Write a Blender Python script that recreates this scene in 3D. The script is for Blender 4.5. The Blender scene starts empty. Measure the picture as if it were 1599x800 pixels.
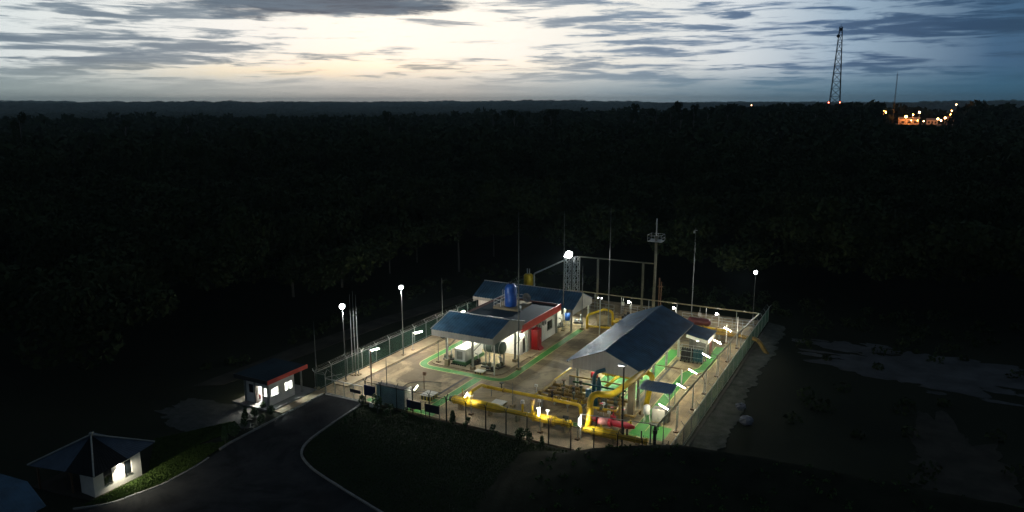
import bpy, bmesh, math, random
import numpy as np
from mathutils import Vector, Matrix, noise as mnoise
random.seed(7)
SC = bpy.context.scene
COL = SC.collection
PI = math.pi
# ---------------------------------------------------------------- camera
CAM_H, PSI, PITCH, FPX = 34.0, math.radians(27.9), math.atan(240 / 1166), 1166.0
cd = bpy.data.cameras.new('camera'); cam = bpy.data.objects.new('camera', cd); COL.objects.link(cam)
cam.location = (0, 0, CAM_H); cam.rotation_euler = (PI / 2 - PITCH, 0, PSI)
cd.sensor_width = 36; cd.lens = 36 * FPX / 1599; cd.clip_start = 0.5; cd.clip_end = 40000
SC.camera = cam
RV = Vector((math.cos(PSI), math.sin(PSI), 0)); FV = Vector((-math.sin(PSI), math.cos(PSI), 0))
# ---------------------------------------------------------------- render settings
SC.view_settings.view_transform = 'Standard'; SC.view_settings.look = 'None'
SC.view_settings.exposure = 0; SC.view_settings.gamma = 1; SC.view_settings.use_curve_mapping = False
SC.render.engine = 'CYCLES'
cy = SC.cycles
cy.use_denoising = True; cy.max_bounces = 6; cy.diffuse_bounces = 3; cy.glossy_bounces = 3; cy.transparent_max_bounces = 12
cy.volume_bounces = 0; cy.sample_clamp_indirect = 4; cy.caustics_reflective = False; cy.caustics_refractive = False
# ---------------------------------------------------------------- world: dusk sky
W = bpy.data.worlds.new('World'); SC.world = W; W.use_nodes = True
nt = W.node_tree; nt.nodes.clear()
def N(t, **k):
    n = nt.nodes.new(t)
    for a, b in k.items(): setattr(n, a, b)
    return n
def L(a, b): nt.links.new(a, b)
def M_(op, a, b=None, c=None, clamp=False):
    n = N('ShaderNodeMath', operation=op, use_clamp=clamp)
    for i, v in enumerate((a, b, c)):
        if v is None: continue
        if isinstance(v, (int, float)): n.inputs[i].default_value = v
        else: L(v, n.inputs[i])
    return n.outputs[0]
def smooth(x, a, b):
    n = N('ShaderNodeMapRange', interpolation_type='SMOOTHSTEP'); L(x, n.inputs[0])
    n.inputs[1].default_value = a; n.inputs[2].default_value = b
    return n.outputs[0]
def mixc(f, a, b, mode='MIX'):
    n = N('ShaderNodeMix', data_type='RGBA', blend_type=mode)
    for s, v in ((n.inputs[0], f), (n.inputs[6], a), (n.inputs[7], b)):
        if isinstance(v, (int, float)): s.default_value = v
        elif isinstance(v, tuple): s.default_value = (*v, 1)
        else: L(v, s)
    return n.outputs[2]
def ramp(x, stops):
    n = N('ShaderNodeValToRGB'); L(x, n.inputs[0]); e = n.color_ramp.elements
    while len(e) < len(stops): e.new(0.5)
    for q, (p, c) in zip(e, stops): q.position = p; q.color = (*c, 1)
    return n.outputs[0]
tc = N('ShaderNodeTexCoord'); DIR = tc.outputs['Generated']
def dot(v):
    n = N('ShaderNodeVectorMath', operation='DOT_PRODUCT'); L(DIR, n.inputs[0]); n.inputs[1].default_value = v
    return n.outputs['Value']
az = M_('ARCTAN2', dot(RV), dot(FV)); el = dot((0, 0, 1))
def sky_at(u, v):                                   # azimuth, elevation of a point of the sky seen in the photograph
    d = Vector(((u - 799.5) / FPX, 1, (400 - v) / FPX))
    y = math.cos(PITCH) + math.sin(PITCH) * d.z; z = -math.sin(PITCH) + math.cos(PITCH) * d.z
    return math.atan2(d.x, y), z / math.sqrt(d.x ** 2 + y * y + z * z)
comb = N('ShaderNodeCombineXYZ'); L(az, comb.inputs[0]); L(el, comb.inputs[1])
def noise(sx, sy, detail=5, off=0., rough=.55, dist=0.):
    mp = N('ShaderNodeMapping'); L(comb.outputs[0], mp.inputs[0]); mp.inputs['Scale'].default_value = (sx, sy, 1); mp.inputs['Location'].default_value = (off, off * .7, 0)
    n = N('ShaderNodeTexNoise'); L(mp.outputs[0], n.inputs['Vector']); n.inputs['Scale'].default_value = 1
    n.inputs['Detail'].default_value = detail; n.inputs['Roughness'].default_value = rough; n.inputs['Distortion'].default_value = dist
    return n
wn = noise(12, 85, 9, 3.1, .66)
wv = N('ShaderNodeVectorMath', operation='SUBTRACT'); L(wn.outputs['Color'], wv.inputs[0]); wv.inputs[1].default_value = (.5, .5, .5)
ws = N('ShaderNodeVectorMath', operation='MULTIPLY'); L(wv.outputs[0], ws.inputs[0]); ws.inputs[1].default_value = (.20, .026, 0)
wa = N('ShaderNodeVectorMath', operation='ADD'); L(comb.outputs[0], wa.inputs[0]); L(ws.outputs[0], wa.inputs[1])
WP = wa.outputs[0]
def blobs(lst):
    acc = None
    for u, v, wu, wv_, s in lst:
        a, e = sky_at(u, v); sa, se = FPX / wu, FPX / wv_
        mp = N('ShaderNodeMapping'); L(WP, mp.inputs[0]); mp.inputs['Scale'].default_value = (sa, se, 1); mp.inputs['Location'].default_value = (-a * sa, -e * se, 0)
        d = N('ShaderNodeVectorMath', operation='DOT_PRODUCT'); L(mp.outputs[0], d.inputs[0]); L(mp.outputs[0], d.inputs[1])
        x = M_('POWER', .36788, d.outputs['Value'])
        acc = M_('MULTIPLY', x, s) if acc is None else M_('MULTIPLY_ADD', x, s, acc)
    return acc
p = M_('MULTIPLY_ADD', az, 1 / 1.4, .5)
CLEAR = ramp(p, [(0, (.10, .13, .15)), (.07, (.74, .81, .82)), (.25, (1.0, .98, .92)), (.38, (1.2, 1.12, .98)), (.5, (1.12, 1.06, .95)), (.60, (.92, .91, .85)), (.70, (.74, .79, .82)), (.79, (.34, .46, .58)), (.9, (.058, .135, .24)), (1, (.03, .08, .15))])
CLOUD = ramp(p, [(0, (.07, .10, .12)), (.08, (.24, .31, .37)), (.3, (.36, .42, .46)), (.45, (.50, .52, .52)), (.6, (.30, .38, .47)), (.74, (.12, .20, .33)), (.88, (.040, .095, .18)), (1, (.03, .08, .13))])
BAND = ramp(p, [(0, (.07, .10, .11)), (.07, (.36, .45, .45)), (.3, (.58, .61, .57)), (.45, (.62, .62, .57)), (.58, (.36, .46, .51)), (.72, (.15, .27, .36)), (.9, (.045, .14, .23)), (1, (.03, .10, .15))])
n1 = noise(9, 105, 9, 1.7, .62, .5); n2 = noise(3.2, 34, 6, 5.3, .6, .3)
cl = M_('MULTIPLY_ADD', n1.outputs[0], 7.0, M_('MULTIPLY', n2.outputs[0], 5.5))
n3 = noise(17, 210, 6, 8.3, .6, .2)
cl = M_('MULTIPLY_ADD', n3.outputs[0], 3.0, M_('SUBTRACT', cl, 1.5))
dark = blobs([(120, 62, 230, 20, .75), (330, 76, 130, 10, .55), (150, 104, 200, 8, .75), (60, 140, 260, 18, .5),
              (120, 15, 30, 5, .6), (165, 23, 22, 4, .6), (255, 18, 60, 8, .75), (640, 31, 30, 4, .5), (365, 22, 28, 6, .6),
              (930, 33, 60, 6, .7), (1132, 22, 24, 6, 1.2), (985, 70, 90, 4, .9), (1070, 50, 100, 8, .5), (1210, 66, 170, 13, .65),
              (1330, 38, 130, 7, .6), (1460, 28, 150, 9, .6), (880, 4, 90, 8, .7), (1060, 3, 45, 6, .7), (480, 42, 18, 6, .35), (700, 128, 260, 5, .35), (1000, 122, 160, 5, .45)])
bright = blobs([(30, 87, 70, 3.5, .9), (215, 112, 60, 2.6, .8), (385, 107, 45, 5, .9), (300, 117, 110, 2.6, .6), (560, 75, 120, 24, .95), (700, 85, 200, 16, .6), (850, 60, 140, 22, .4), (60, 15, 90, 12, .6), (760, 40, 260, 18, .4), (1290, 22, 60, 8, .3), (960, 105, 120, 10, .4)])
mask = M_('ADD', M_('SUBTRACT', cl, 6.12), M_('SUBTRACT', dark, bright))
shade = smooth(mask, .35, 1.7)
mask = smooth(mask, -.25, 1.0)
CLOUD = mixc(M_('MULTIPLY', shade, .6), CLOUD, mixc(1.0, CLOUD, (.50, .56, .64), 'MULTIPLY'))
base = mixc(mask, CLEAR, CLOUD)
bw = M_('MULTIPLY', M_('SUBTRACT', 1.0, smooth(el, .012, .052)), .9)
base = mixc(bw, base, BAND)
warm = blobs([(400, 112, 190, 9, .5), (660, 104, 260, 12, .28), (480, 92, 140, 18, .15)])
base = mixc(warm, base, mixc(1.0, base, (1.25, 1.05, .74), 'MULTIPLY'))
top = smooth(blobs([(525, 4, 175, 17, 1.1), (430, 12, 90, 12, .5), (660, 14, 70, 8, .5), (360, 22, 40, 5, .45)]), .25, .85)
topc = mixc(smooth(M_('MULTIPLY_ADD', n1.outputs[0], .6, M_('MULTIPLY', n3.outputs[0], .4)), .40, .60), (.045, .080, .125), (.13, .185, .24))
base = mixc(M_('MULTIPLY', top, .96), base, topc)
zen = smooth(el, .125, .30)
base = mixc(zen, base, (.042, .060, .088))
behind = smooth(M_('ABSOLUTE', az), .75, 1.4)
base = mixc(behind, base, (.042, .060, .082))
bg = N('ShaderNodeBackground'); L(base, bg.inputs[0]); bg.inputs[1].default_value = 1.0
sk = N('ShaderNodeTexSky', sky_type='NISHITA'); sk.sun_disc = False; sk.sun_elevation = math.radians(0.5)
SUN_AZ = -0.20                                       # azimuth of the afterglow, measured from the view's heading
sun_dir = (RV * math.sin(SUN_AZ) + FV * math.cos(SUN_AZ)).normalized()
sk.sun_rotation = math.atan2(sun_dir.x, sun_dir.y)
b2 = N('ShaderNodeBackground'); L(sk.outputs[0], b2.inputs[0]); b2.inputs[1].default_value = .004
ad = N('ShaderNodeAddShader'); L(bg.outputs[0], ad.inputs[0]); L(b2.outputs[0], ad.inputs[1])
ow = N('ShaderNodeOutputWorld'); L(ad.outputs[0], ow.inputs[0])
W.cycles.sampling_method = 'MANUAL'; W.cycles.sample_map_resolution = 1024
sl = bpy.data.lights.new('sun', 'SUN'); sl.energy = .01; sl.angle = math.radians(10); sl.color = (1, .85, .65)
so = bpy.data.objects.new('sun', sl); COL.objects.link(so)
so.rotation_euler = Vector((-sun_dir.x, -sun_dir.y, -math.tan(math.radians(3)))).to_track_quat('-Z', 'Y').to_euler()

# ---------------------------------------------------------------- materials
MATS = {}
def mat(name, col, rough=.6, var=.25, scale=2., metal=0., bump=0., spec=.5, col2=None, coat=0.):
    if name in MATS: return MATS[name]
    m = bpy.data.materials.new(name); m.use_nodes = True; t = m.node_tree
    b = t.nodes['Principled BSDF']; b.inputs['Roughness'].default_value = rough; b.inputs['Metallic'].default_value = metal
    b.inputs['Specular IOR Level'].default_value = spec
    if coat: b.inputs['Coat Weight'].default_value = coat
    g = t.nodes.new('ShaderNodeNewGeometry'); n = t.nodes.new('ShaderNodeTexNoise'); n.inputs['Scale'].default_value = scale; n.inputs['Detail'].default_value = 6; n.inputs['Roughness'].default_value = .62
    t.links.new(g.outputs['Position'], n.inputs['Vector'])
    r = t.nodes.new('ShaderNodeValToRGB'); e = r.color_ramp.elements; e[0].position = .32; e[1].position = .7
    lo = tuple(c * (1 - var) for c in col) if col2 is None else col2; hi = tuple(min(1, c * (1 + var * .5)) for c in col) if col2 is None else col
    e[0].color = (*lo, 1); e[1].color = (*hi, 1)
    t.links.new(n.outputs[0], r.inputs[0]); t.links.new(r.outputs[0], b.inputs['Base Color'])
    if bump:
        n2 = t.nodes.new('ShaderNodeTexNoise'); n2.inputs['Scale'].default_value = scale * 6; n2.inputs['Detail'].default_value = 4
        t.links.new(g.outputs['Position'], n2.inputs['Vector'])
        bp = t.nodes.new('ShaderNodeBump'); bp.inputs['Strength'].default_value = bump; bp.inputs['Distance'].default_value = .05
        t.links.new(n2.outputs[0], bp.inputs['Height']); t.links.new(bp.outputs[0], b.inputs['Normal'])
    MATS[name] = m
    return m
def emis(name, col, s):
    m = bpy.data.materials.new(name); m.use_nodes = True; t = m.node_tree; t.nodes.clear()
    e = t.nodes.new('ShaderNodeEmission'); e.inputs[0].default_value = (*col, 1); e.inputs[1].default_value = s
    o = t.nodes.new('ShaderNodeOutputMaterial'); t.links.new(e.outputs[0], o.inputs[0]); MATS[name] = m
    return m
def concrete(name, a, b, stain, joint=4.0, rough=.85):
    m = mat(name, a, rough, .3, .5, bump=.25, col2=b); t = m.node_tree; bs = t.nodes['Principled BSDF']
    src = bs.inputs['Base Color'].links[0].from_socket
    g = t.nodes.new('ShaderNodeNewGeometry'); n = t.nodes.new('ShaderNodeTexNoise'); n.inputs['Scale'].default_value = .16; n.inputs['Detail'].default_value = 9; n.inputs['Roughness'].default_value = .7; n.inputs['Distortion'].default_value = 1.2
    t.links.new(g.outputs['Position'], n.inputs['Vector'])
    r = t.nodes.new('ShaderNodeValToRGB'); r.color_ramp.elements[0].position = .44; r.color_ramp.elements[0].color = (*stain, 1); r.color_ramp.elements[1].position = .57; r.color_ramp.elements[1].color = (1, 1, 1, 1)
    t.links.new(n.outputs[0], r.inputs[0])
    mx = t.nodes.new('ShaderNodeMix'); mx.data_type = 'RGBA'; mx.blend_type = 'MULTIPLY'; mx.inputs[0].default_value = 1
    t.links.new(src, mx.inputs[6]); t.links.new(r.outputs[0], mx.inputs[7])
    out = mx.outputs[2]
    if joint:
        br = t.nodes.new('ShaderNodeTexBrick'); br.offset = 0; br.inputs['Scale'].default_value = 1; br.inputs['Brick Width'].default_value = joint; br.inputs['Row Height'].default_value = joint
        br.inputs['Mortar Size'].default_value = .035; br.inputs['Color1'].default_value = (1, 1, 1, 1); br.inputs['Color2'].default_value = (.9, .9, .9, 1); br.inputs['Mortar'].default_value = (.6, .58, .55, 1)
        t.links.new(g.outputs['Position'], br.inputs['Vector'])
        m2 = t.nodes.new('ShaderNodeMix'); m2.data_type = 'RGBA'; m2.blend_type = 'MULTIPLY'; m2.inputs[0].default_value = 1
        t.links.new(out, m2.inputs[6]); t.links.new(br.outputs[0], m2.inputs[7]); out = m2.outputs[2]
    t.links.new(out, bs.inputs['Base Color'])
    return m
def glass(name):
    m = bpy.data.materials.new(name); m.use_nodes = True; t = m.node_tree; t.nodes.clear()
    a = t.nodes.new('ShaderNodeBsdfTransparent'); a.inputs[0].default_value = (.86, .9, .9, 1)
    g = t.nodes.new('ShaderNodeBsdfGlossy'); g.inputs['Roughness'].default_value = .05
    x = t.nodes.new('ShaderNodeMixShader'); x.inputs[0].default_value = .1
    o = t.nodes.new('ShaderNodeOutputMaterial'); t.links.new(a.outputs[0], x.inputs[1]); t.links.new(g.outputs[0], x.inputs[2]); t.links.new(x.outputs[0], o.inputs[0]); MATS[name] = m
    return m
yard_m = concrete('yard_concrete', (.44, .345, .195), (.32, .25, .14), (.42, .41, .40))
pad_m = concrete('pad_concrete', (.42, .34, .21), (.30, .245, .15), (.7, .68, .66), joint=0)
asph = concrete('asphalt', (.046, .048, .049), (.028, .030, .031), (.6, .6, .6), joint=0, rough=.95); asph.node_tree.nodes['Principled BSDF'].inputs['Specular IOR Level'].default_value = .12
green_p = concrete('green_floor_paint', (.065, .34, .055), (.042, .25, .04), (.8, .78, .7), joint=0, rough=.6)
line_p = mat('pale_yellow_line_paint', (.62, .58, .22), .6, .3, 3)
white_w = mat('white_wall_paint', (.78, .76, .70), .7, .12, 1.2)
white_m = mat('white_painted_metal', (.78, .77, .72), .4, .1, 2)
grey_m = mat('grey_painted_steel', (.30, .31, .28), .5, .25, 3, metal=.2)
galv = mat('galvanised_steel', (.42, .45, .44), .45, .2, 4, metal=.6)
dark_m = mat('dark_steel', (.045, .045, .04), .5, .3, 3)
clad = mat('pale_ribbed_cladding', (.40, .39, .35), .45, .12, 1.)
roof_b = mat('blue_metal_roofing', (.040, .112, .182), .50, .45, .6, spec=.5)
roof_d = mat('dark_flat_roofing', (.026, .046, .058), .85, .4, .35, spec=.2, col2=(.016, .028, .036))
red_m = mat('red_fascia_paint', (.62, .06, .04), .45, .15, 2)
red_c = mat('red_cabinet_paint', (.30, .012, .014), .35, .15, 2)
redv = mat('red_vessel_paint', (.64, .05, .07), .4, .15, 3)
yel = mat('yellow_pipe_paint', (.70, .47, .018), .38, .25, 1.5)
yel_d = mat('weathered_dim_yellow_paint', (.42, .27, .045), .6, .45, 2.5, col2=(.16, .10, .035))
blue_t = mat('blue_tank_plastic', (.02, .10, .42), .35, .15, 2)
teal = mat('teal_valve_paint', (.012, .075, .10), .4, .2, 3)
olive = mat('olive_equipment_paint', (.10, .115, .075), .5, .3, 3)
mesh_g = mat('green_coated_wire', (.055, .14, .105), .5, .2, 3)
rust = mat('rusty_steel', (.16, .085, .04), .8, .4, 6)
sign_d = mat('dark_sign_face', (.022, .028, .045), .5, .2, 2)
sign_bl = mat('dark_blue_sign_face', (.012, .03, .10), .4, .2, 2)
slate = mat('blue_grey_wall_panel', (.52, .66, .68), .7, .2, 1.5)
black_m = mat('black_rubber', (.012, .012, .013), .7, .2, 4)
glass_d = mat('dark_window_glass', (.012, .016, .02), .08, .1, 2)
pane_m = glass('clear_window_glass')
wood = mat('brown_timber', (.16, .09, .045), .7, .3, 4)
fpost = mat('backlit_dark_post_paint', (.018, .028, .022), .6, .3, 3)  # front fence steel coloured dark to stand in for its backlit shade
grass_m = mat('grass_blades', (.065, .12, .035), .95, .5, .5, bump=.6, spec=.1, col2=(.03, .062, .018))
soil = mat('forest_floor_soil', (.030, .034, .020), .95, .5, .05, bump=.5, spec=.1, col2=(.018, .022, .013))
sand = mat('bare_sandy_soil', (.115, .116, .118), .95, .4, .25, bump=.5, col2=(.04, .041, .038))
grav = mat('gravel_verge', (.125, .13, .112), .95, .5, .9, bump=.8, spec=.1, col2=(.045, .055, .04))
dirt = mat('dirt_track', (.075, .066, .052), .95, .5, .35, bump=.5, spec=.1, col2=(.035, .034, .026))
leaf = mat('tree_foliage', (.042, .06, .022), .9, .5, .12, spec=.15, col2=(.02, .032, .012))
leaf2 = mat('shrub_foliage', (.055, .11, .03), .7, .5, 3, col2=(.025, .055, .016))
bark = mat('tree_bark', (.17, .15, .125), .9, .4, 2)
bark_p = mat('pale_tree_bark', (.13, .125, .105), .85, .3, 2)
kerb_m = mat('kerb_concrete', (.25, .25, .23), .85, .3, 1.5)
sack_m = mat('white_plastic_sheeting', (.17, .185, .22), .6, .2, 3)
WARM, COOL = (1, .92, .78), (.92, 1, .97)
tube_e = emis('lit_tube', (1, .88, .76), 680)
pipe_e = emis('lit_short_tube', (1, .92, .78), 620)
tube_r = emis('lit_tube_right', (1, .90, .66), 270)
under_e = emis('lit_batten', (.98, 1, .76), 330)
flood_e = emis('lit_floodlight', (.95, 1, .98), 25)
flood_hi = emis('lit_tower_floodlight', (.97, 1, .98), 30)
bulb_e = emis('lit_bulb', (1, .97, .9), 70)
wall_e = emis('lit_wall_lamp', (1, .93, .75), 300)
room_e = emis('lit_ceiling_panel', (1, .98, .94), 330)
hut_e = emis('lit_eave_lamp', (1, .94, .84), 12)
orange_e = emis('lit_sodium_lamp', (1, .27, .05), 150)
white_e = emis('lit_distant_lamp', (1, .46, .20), 34)
fire_e = emis('burning_flame', (1, .40, .08), 60)
redl_e = emis('lit_red_beacon', (1, .12, .06), 40)
spot_e = emis('lit_small_spot', (1, 1, .95), 25)

# ---------------------------------------------------------------- mesh builder
def spot(par, p_, tgt, watts, col=(.96, 1, .97), size=135, rad=.25):
    l = bpy.data.lights.new('floodlight_beam', 'SPOT'); l.energy = watts; l.color = col; l.spot_size = math.radians(size); l.spot_blend = .7; l.shadow_soft_size = rad
    o = bpy.data.objects.new('floodlight_beam', l); COL.objects.link(o); o.parent = par; o.location = Vector(p_) - par.location
    o.rotation_euler = (Vector(tgt) - Vector(p_)).to_track_quat('-Z', 'Y').to_euler()
class MB:
    def __init__(s): s.v = []; s.f = []
    def add(s, vs, fs):
        o = len(s.v); s.v += [tuple(x) for x in vs]; s.f += [tuple(i + o for i in f) for f in fs]; return s
    def box(s, x0, x1, y0, y1, z0, z1):
        return s.add([(x0, y0, z0), (x1, y0, z0), (x1, y1, z0), (x0, y1, z0), (x0, y0, z1), (x1, y0, z1), (x1, y1, z1), (x0, y1, z1)],
                     [(0, 3, 2, 1), (4, 5, 6, 7), (0, 1, 5, 4), (1, 2, 6, 5), (2, 3, 7, 6), (3, 0, 4, 7)])
    def cbox(s, c, d, rz=0.):
        o = len(s.v); x, y, z = c; a, b, h = d[0] / 2, d[1] / 2, d[2] / 2
        s.box(-a, a, -b, b, -h, h); cr, sr = math.cos(rz), math.sin(rz)
        s.v[o:] = [(x + cr * p_ - sr * q, y + sr * p_ + cr * q, z + r) for p_, q, r in s.v[o:]]
        return s
    def prism(s, poly, z0, z1):
        n = len(poly)
        return s.add([(x, y, z0) for x, y in poly] + [(x, y, z1) for x, y in poly],
                     [tuple(range(n - 1, -1, -1)), tuple(range(n, 2 * n))] + [(i, (i + 1) % n, n + (i + 1) % n, n + i) for i in range(n)])
    def tube(s, pts, r, n=8, caps=True):
        P = [Vector(q) for q in pts]; R_ = r if isinstance(r, (list, tuple)) else [r] * len(P)
        o = len(s.v); up = None
        for i, q in enumerate(P):
            t = ((P[i] - P[i - 1]).normalized() if i else Vector()) + ((P[i + 1] - P[i]).normalized() if i < len(P) - 1 else Vector())
            if t.length < 1e-6: t = P[min(i + 1, len(P) - 1)] - P[max(i - 1, 0)]
            t.normalize()
            if up is None: up = Vector((0, 0, 1)) if abs(t.z) < .9 else Vector((1, 0, 0))
            a = t.cross(up).normalized(); b = a.cross(t).normalized(); up = b
            k = 1.0
            if 0 < i < len(P) - 1: k = 1 / max(.5, math.cos((P[i] - P[i - 1]).angle(P[i + 1] - P[i]) / 2))
            for j in range(n):
                w = 2 * PI * (j + .5) / n; s.v.append(tuple(q + (a * math.cos(w) + b * math.sin(w)) * R_[i] * (k if k < 1.2 else 1.1)))
        for i in range(len(P) - 1):
            for j in range(n):
                s.f.append((o + i * n + j, o + i * n + (j + 1) % n, o + (i + 1) * n + (j + 1) % n, o + (i + 1) * n + j))
        if caps:
            s.f.append(tuple(o + j for j in range(n - 1, -1, -1))); m_ = o + (len(P) - 1) * n; s.f.append(tuple(m_ + j for j in range(n)))
        return s
    def bend(s, pts, r, rad, n=10, k=5):                  # a pipe with rounded elbows
        P = [Vector(q) for q in pts]; out = [P[0]]
        for i in range(1, len(P) - 1):
            a = (P[i - 1] - P[i]); b = (P[i + 1] - P[i]); d = min(rad, a.length * .49, b.length * .49)
            a, b = P[i] + a.normalized() * d, P[i] + b.normalized() * d
            for j in range(k + 1):
                t = j / k; out.append(a.lerp(P[i], t).lerp(P[i].lerp(b, t), t))
        return s.tube(out + [P[-1]], r, n)
    def sphere(s, c, r, nu=10, nv=6, sc=(1, 1, 1)):
        vs = [(c[0], c[1], c[2] - r * sc[2])]; fs = []
        for i in range(1, nv):
            ph = -PI / 2 + PI * i / nv
            for j in range(nu):
                th = 2 * PI * j / nu; vs.append((c[0] + r * sc[0] * math.cos(ph) * math.cos(th), c[1] + r * sc[1] * math.cos(ph) * math.sin(th), c[2] + r * sc[2] * math.sin(ph)))
        vs.append((c[0], c[1], c[2] + r * sc[2])); e = len(vs) - 1
        for j in range(nu):
            fs.append((0, 1 + (j + 1) % nu, 1 + j)); fs.append((e, e - nu + j, e - nu + (j + 1) % nu))
            for i in range(nv - 2): fs.append((1 + i * nu + j, 1 + i * nu + (j + 1) % nu, 1 + (i + 1) * nu + (j + 1) % nu, 1 + (i + 1) * nu + j))
        return s.add(vs, fs)
    def slab(s, quad, t):                                  # a thick sheet under four corners
        q = [Vector(x) for x in quad]; nn = (q[1] - q[0]).cross(q[3] - q[0]).normalized()
        if nn.z < 0: nn = -nn
        lo = [x - nn * t for x in q]
        return s.add(q + lo, [(0, 1, 2, 3), (7, 6, 5, 4), (0, 4, 5, 1), (1, 5, 6, 2), (2, 6, 7, 3), (3, 7, 4, 0)])
    def ribbed(s, a0, a1, b1, b0, pitch=.45, depth=.06, t=.03, out=None):
        # a corrugated sheet: edge a0-a1 to edge b0-b1, ribs running from a to b
        a0, a1, b0, b1 = map(Vector, (a0, a1, b0, b1)); nn = (a1 - a0).cross(b0 - a0).normalized()
        if out is None: out = Vector((0, 0, 1))
        if nn.dot(Vector(out)) < 0: nn = -nn
        n = max(2, int(round((a1 - a0).length / pitch))); A = []; B = []
        for i in range(n):
            for f, h in ((0, 0), (.55, 0), (.68, 1), (.88, 1)):
                w = (i + f) / n; A.append(a0.lerp(a1, w) + nn * depth * h); B.append(b0.lerp(b1, w) + nn * depth * h)
        A.append(a1); B.append(b1); m_ = len(A)
        vs = A + B + [x - nn * t for x in A] + [x - nn * t for x in B]; fs = []
        for i in range(m_ - 1):
            fs.append((i, i + 1, m_ + i + 1, m_ + i)); fs.append((2 * m_ + i, 3 * m_ + i, 3 * m_ + i + 1, 2 * m_ + i + 1))
            fs.append((i, 2 * m_ + i, 2 * m_ + i + 1, i + 1)); fs.append((m_ + i, m_ + i + 1, 3 * m_ + i + 1, 3 * m_ + i))
        fs.append((0, m_, 3 * m_, 2 * m_)); e = m_ - 1; fs.append((e, 2 * m_ + e, 3 * m_ + e, m_ + e))
        return s.add(vs, fs)
    def wall(s, axis, c, t, a0, a1, z0, z1, holes=()):      # wall along an axis with openings (a, b, z, z)
        def bx(p_, q, r, w):
            if q - p_ < 1e-4 or w - r < 1e-4: return
            if axis == 'x': s.box(p_, q, c - t / 2, c + t / 2, r, w)
            else: s.box(c - t / 2, c + t / 2, p_, q, r, w)
        x = a0
        for h0, h1, hz0, hz1 in sorted(holes):
            bx(x, h0, z0, z1); bx(h0, h1, z0, hz0); bx(h0, h1, hz1, z1); x = h1
        bx(x, a1, z0, z1)
        return s
    def build(s, name, m, parent=None, smooth=False, org=None):
        me = bpy.data.meshes.new(name); o = bpy.data.objects.new(name, me); COL.objects.link(o)
        off = Vector(org or (0, 0, 0))
        if parent is not None:
            off = Vector(parent['_o']) if '_o' in parent else Vector(); o.parent = parent
        else: o.location = off
        if any(off): vs = [(a - off.x, b - off.y, c - off.z) for a, b, c in s.v]
        else: vs = s.v
        me.from_pydata(vs, [], s.f); me.update(); me.materials.append(m)
        if smooth: me.polygons.foreach_set('use_smooth', [True] * len(me.polygons))
        o['_o'] = tuple(off)
        return o
def thing(name, label, cat, loc=(0, 0, 0), group=None):
    o = bpy.data.objects.new(name, None); COL.objects.link(o); o.location = loc; o['_o'] = tuple(map(float, loc)); o.empty_display_size = .3
    return tag(o, label, cat, group)
def tag(o, label, cat, group=None):
    o['label'] = label; o['category'] = cat
    if group: o['group'] = group
    return o
def struct(o, kind='structure'): o['kind'] = kind; return o
def dup(src, loc, label=None, rz=None, sc=None):
    kids = {}
    for ch in COL.objects:
        if ch.parent is not None: kids.setdefault(ch.parent.name, []).append(ch)
    def cp(o, par):
        c = o.copy(); COL.objects.link(c); c.parent = par
        for k in kids.get(o.name, []): cp(k, c)
        return c
    c = cp(src, None); c.location = loc
    if label: c['label'] = label
    if rz is not None: c.rotation_euler.z = rz
    if sc is not None: c.scale = (sc, sc, sc) if not isinstance(sc, tuple) else sc
    return c
def at(u, v, z=0.):                                        # where the photograph's point lies on a level z metres up
    d = Vector(((u - 799.5) / FPX, 1, (400 - v) / FPX))
    f = math.cos(PITCH) + math.sin(PITCH) * d.z; h = -math.sin(PITCH) + math.cos(PITCH) * d.z
    t = (z - CAM_H) / h; q = (RV * d.x + FV * f) * t
    return Vector((q.x, q.y, z))

# ---------------------------------------------------------------- terrain
CX, CY = -38, 90
def th(x, y):
    r = math.hypot(x - CX, y - CY)
    if r < 105: return -.08
    k = min(1, (r - 105) / 400); q = Vector((x / 260, y / 260, .3))
    h = mnoise.noise(q) * 7 * k + mnoise.noise(q * .33) * 6 * k - 2 * k
    ux = x * RV.x + y * RV.y; uy = x * FV.x + y * FV.y
    if uy > 1: h += 13 * math.exp(-((ux / uy - .36) / .20) ** 2 - ((r - 560) / 330) ** 2) * k - 27 * min(1, max(0, (r - 800) / 350)) * (1 - min(1, max(0, (r - 3600) / 2600)))
    far = min(1, max(0, (r - 3200) / 3200))
    if far: h += far * (14 + 26 * max(0, mnoise.noise(Vector((x / 1500, y / 1500, 4.2))) + .15) + 16 * mnoise.noise(Vector((x / 420, y / 420, 9.))))
    # the far works stand on a levelled rise
    dx, dy = x - FAC[0], y - FAC[1]; w = math.exp(-(dx * dx + dy * dy) / (120 ** 2))
    return h * (1 - w) + FAC[2] * w - .08
FAC = (9.0, 790.0, 14.0)
mb = MB(); rings = []
r = 14.0
while r < 11500: rings.append(r); r *= 1.055
nA = 240; vs = [(CX, CY, -.08)]
for r in rings:
    for j in range(nA):
        a = 2 * PI * j / nA; x, y = CX + r * math.cos(a), CY + r * math.sin(a); vs.append((x, y, th(x, y)))
fs = [(0, 1 + j, 1 + (j + 1) % nA) for j in range(nA)]
for i in range(len(rings) - 1):
    for j in range(nA):
        a = 1 + i * nA; fs.append((a + j, a + nA + j, a + nA + (j + 1) % nA, a + (j + 1) % nA))
struct(mb.add(vs, fs).build('ground', soil, smooth=True))
def sheet(name, poly, z, m, thick=.06):
    return struct(MB().prism(poly, z - thick, z).build(name, m))
YX0, YX1, YY0, YY1 = -60.4, -17.6, 63.9, 119.4
sheet('yard', [(YX0, YY0), (YX1, YY0), (YX1, YY1), (YX0, YY1)], 0, yard_m, .1)
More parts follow.
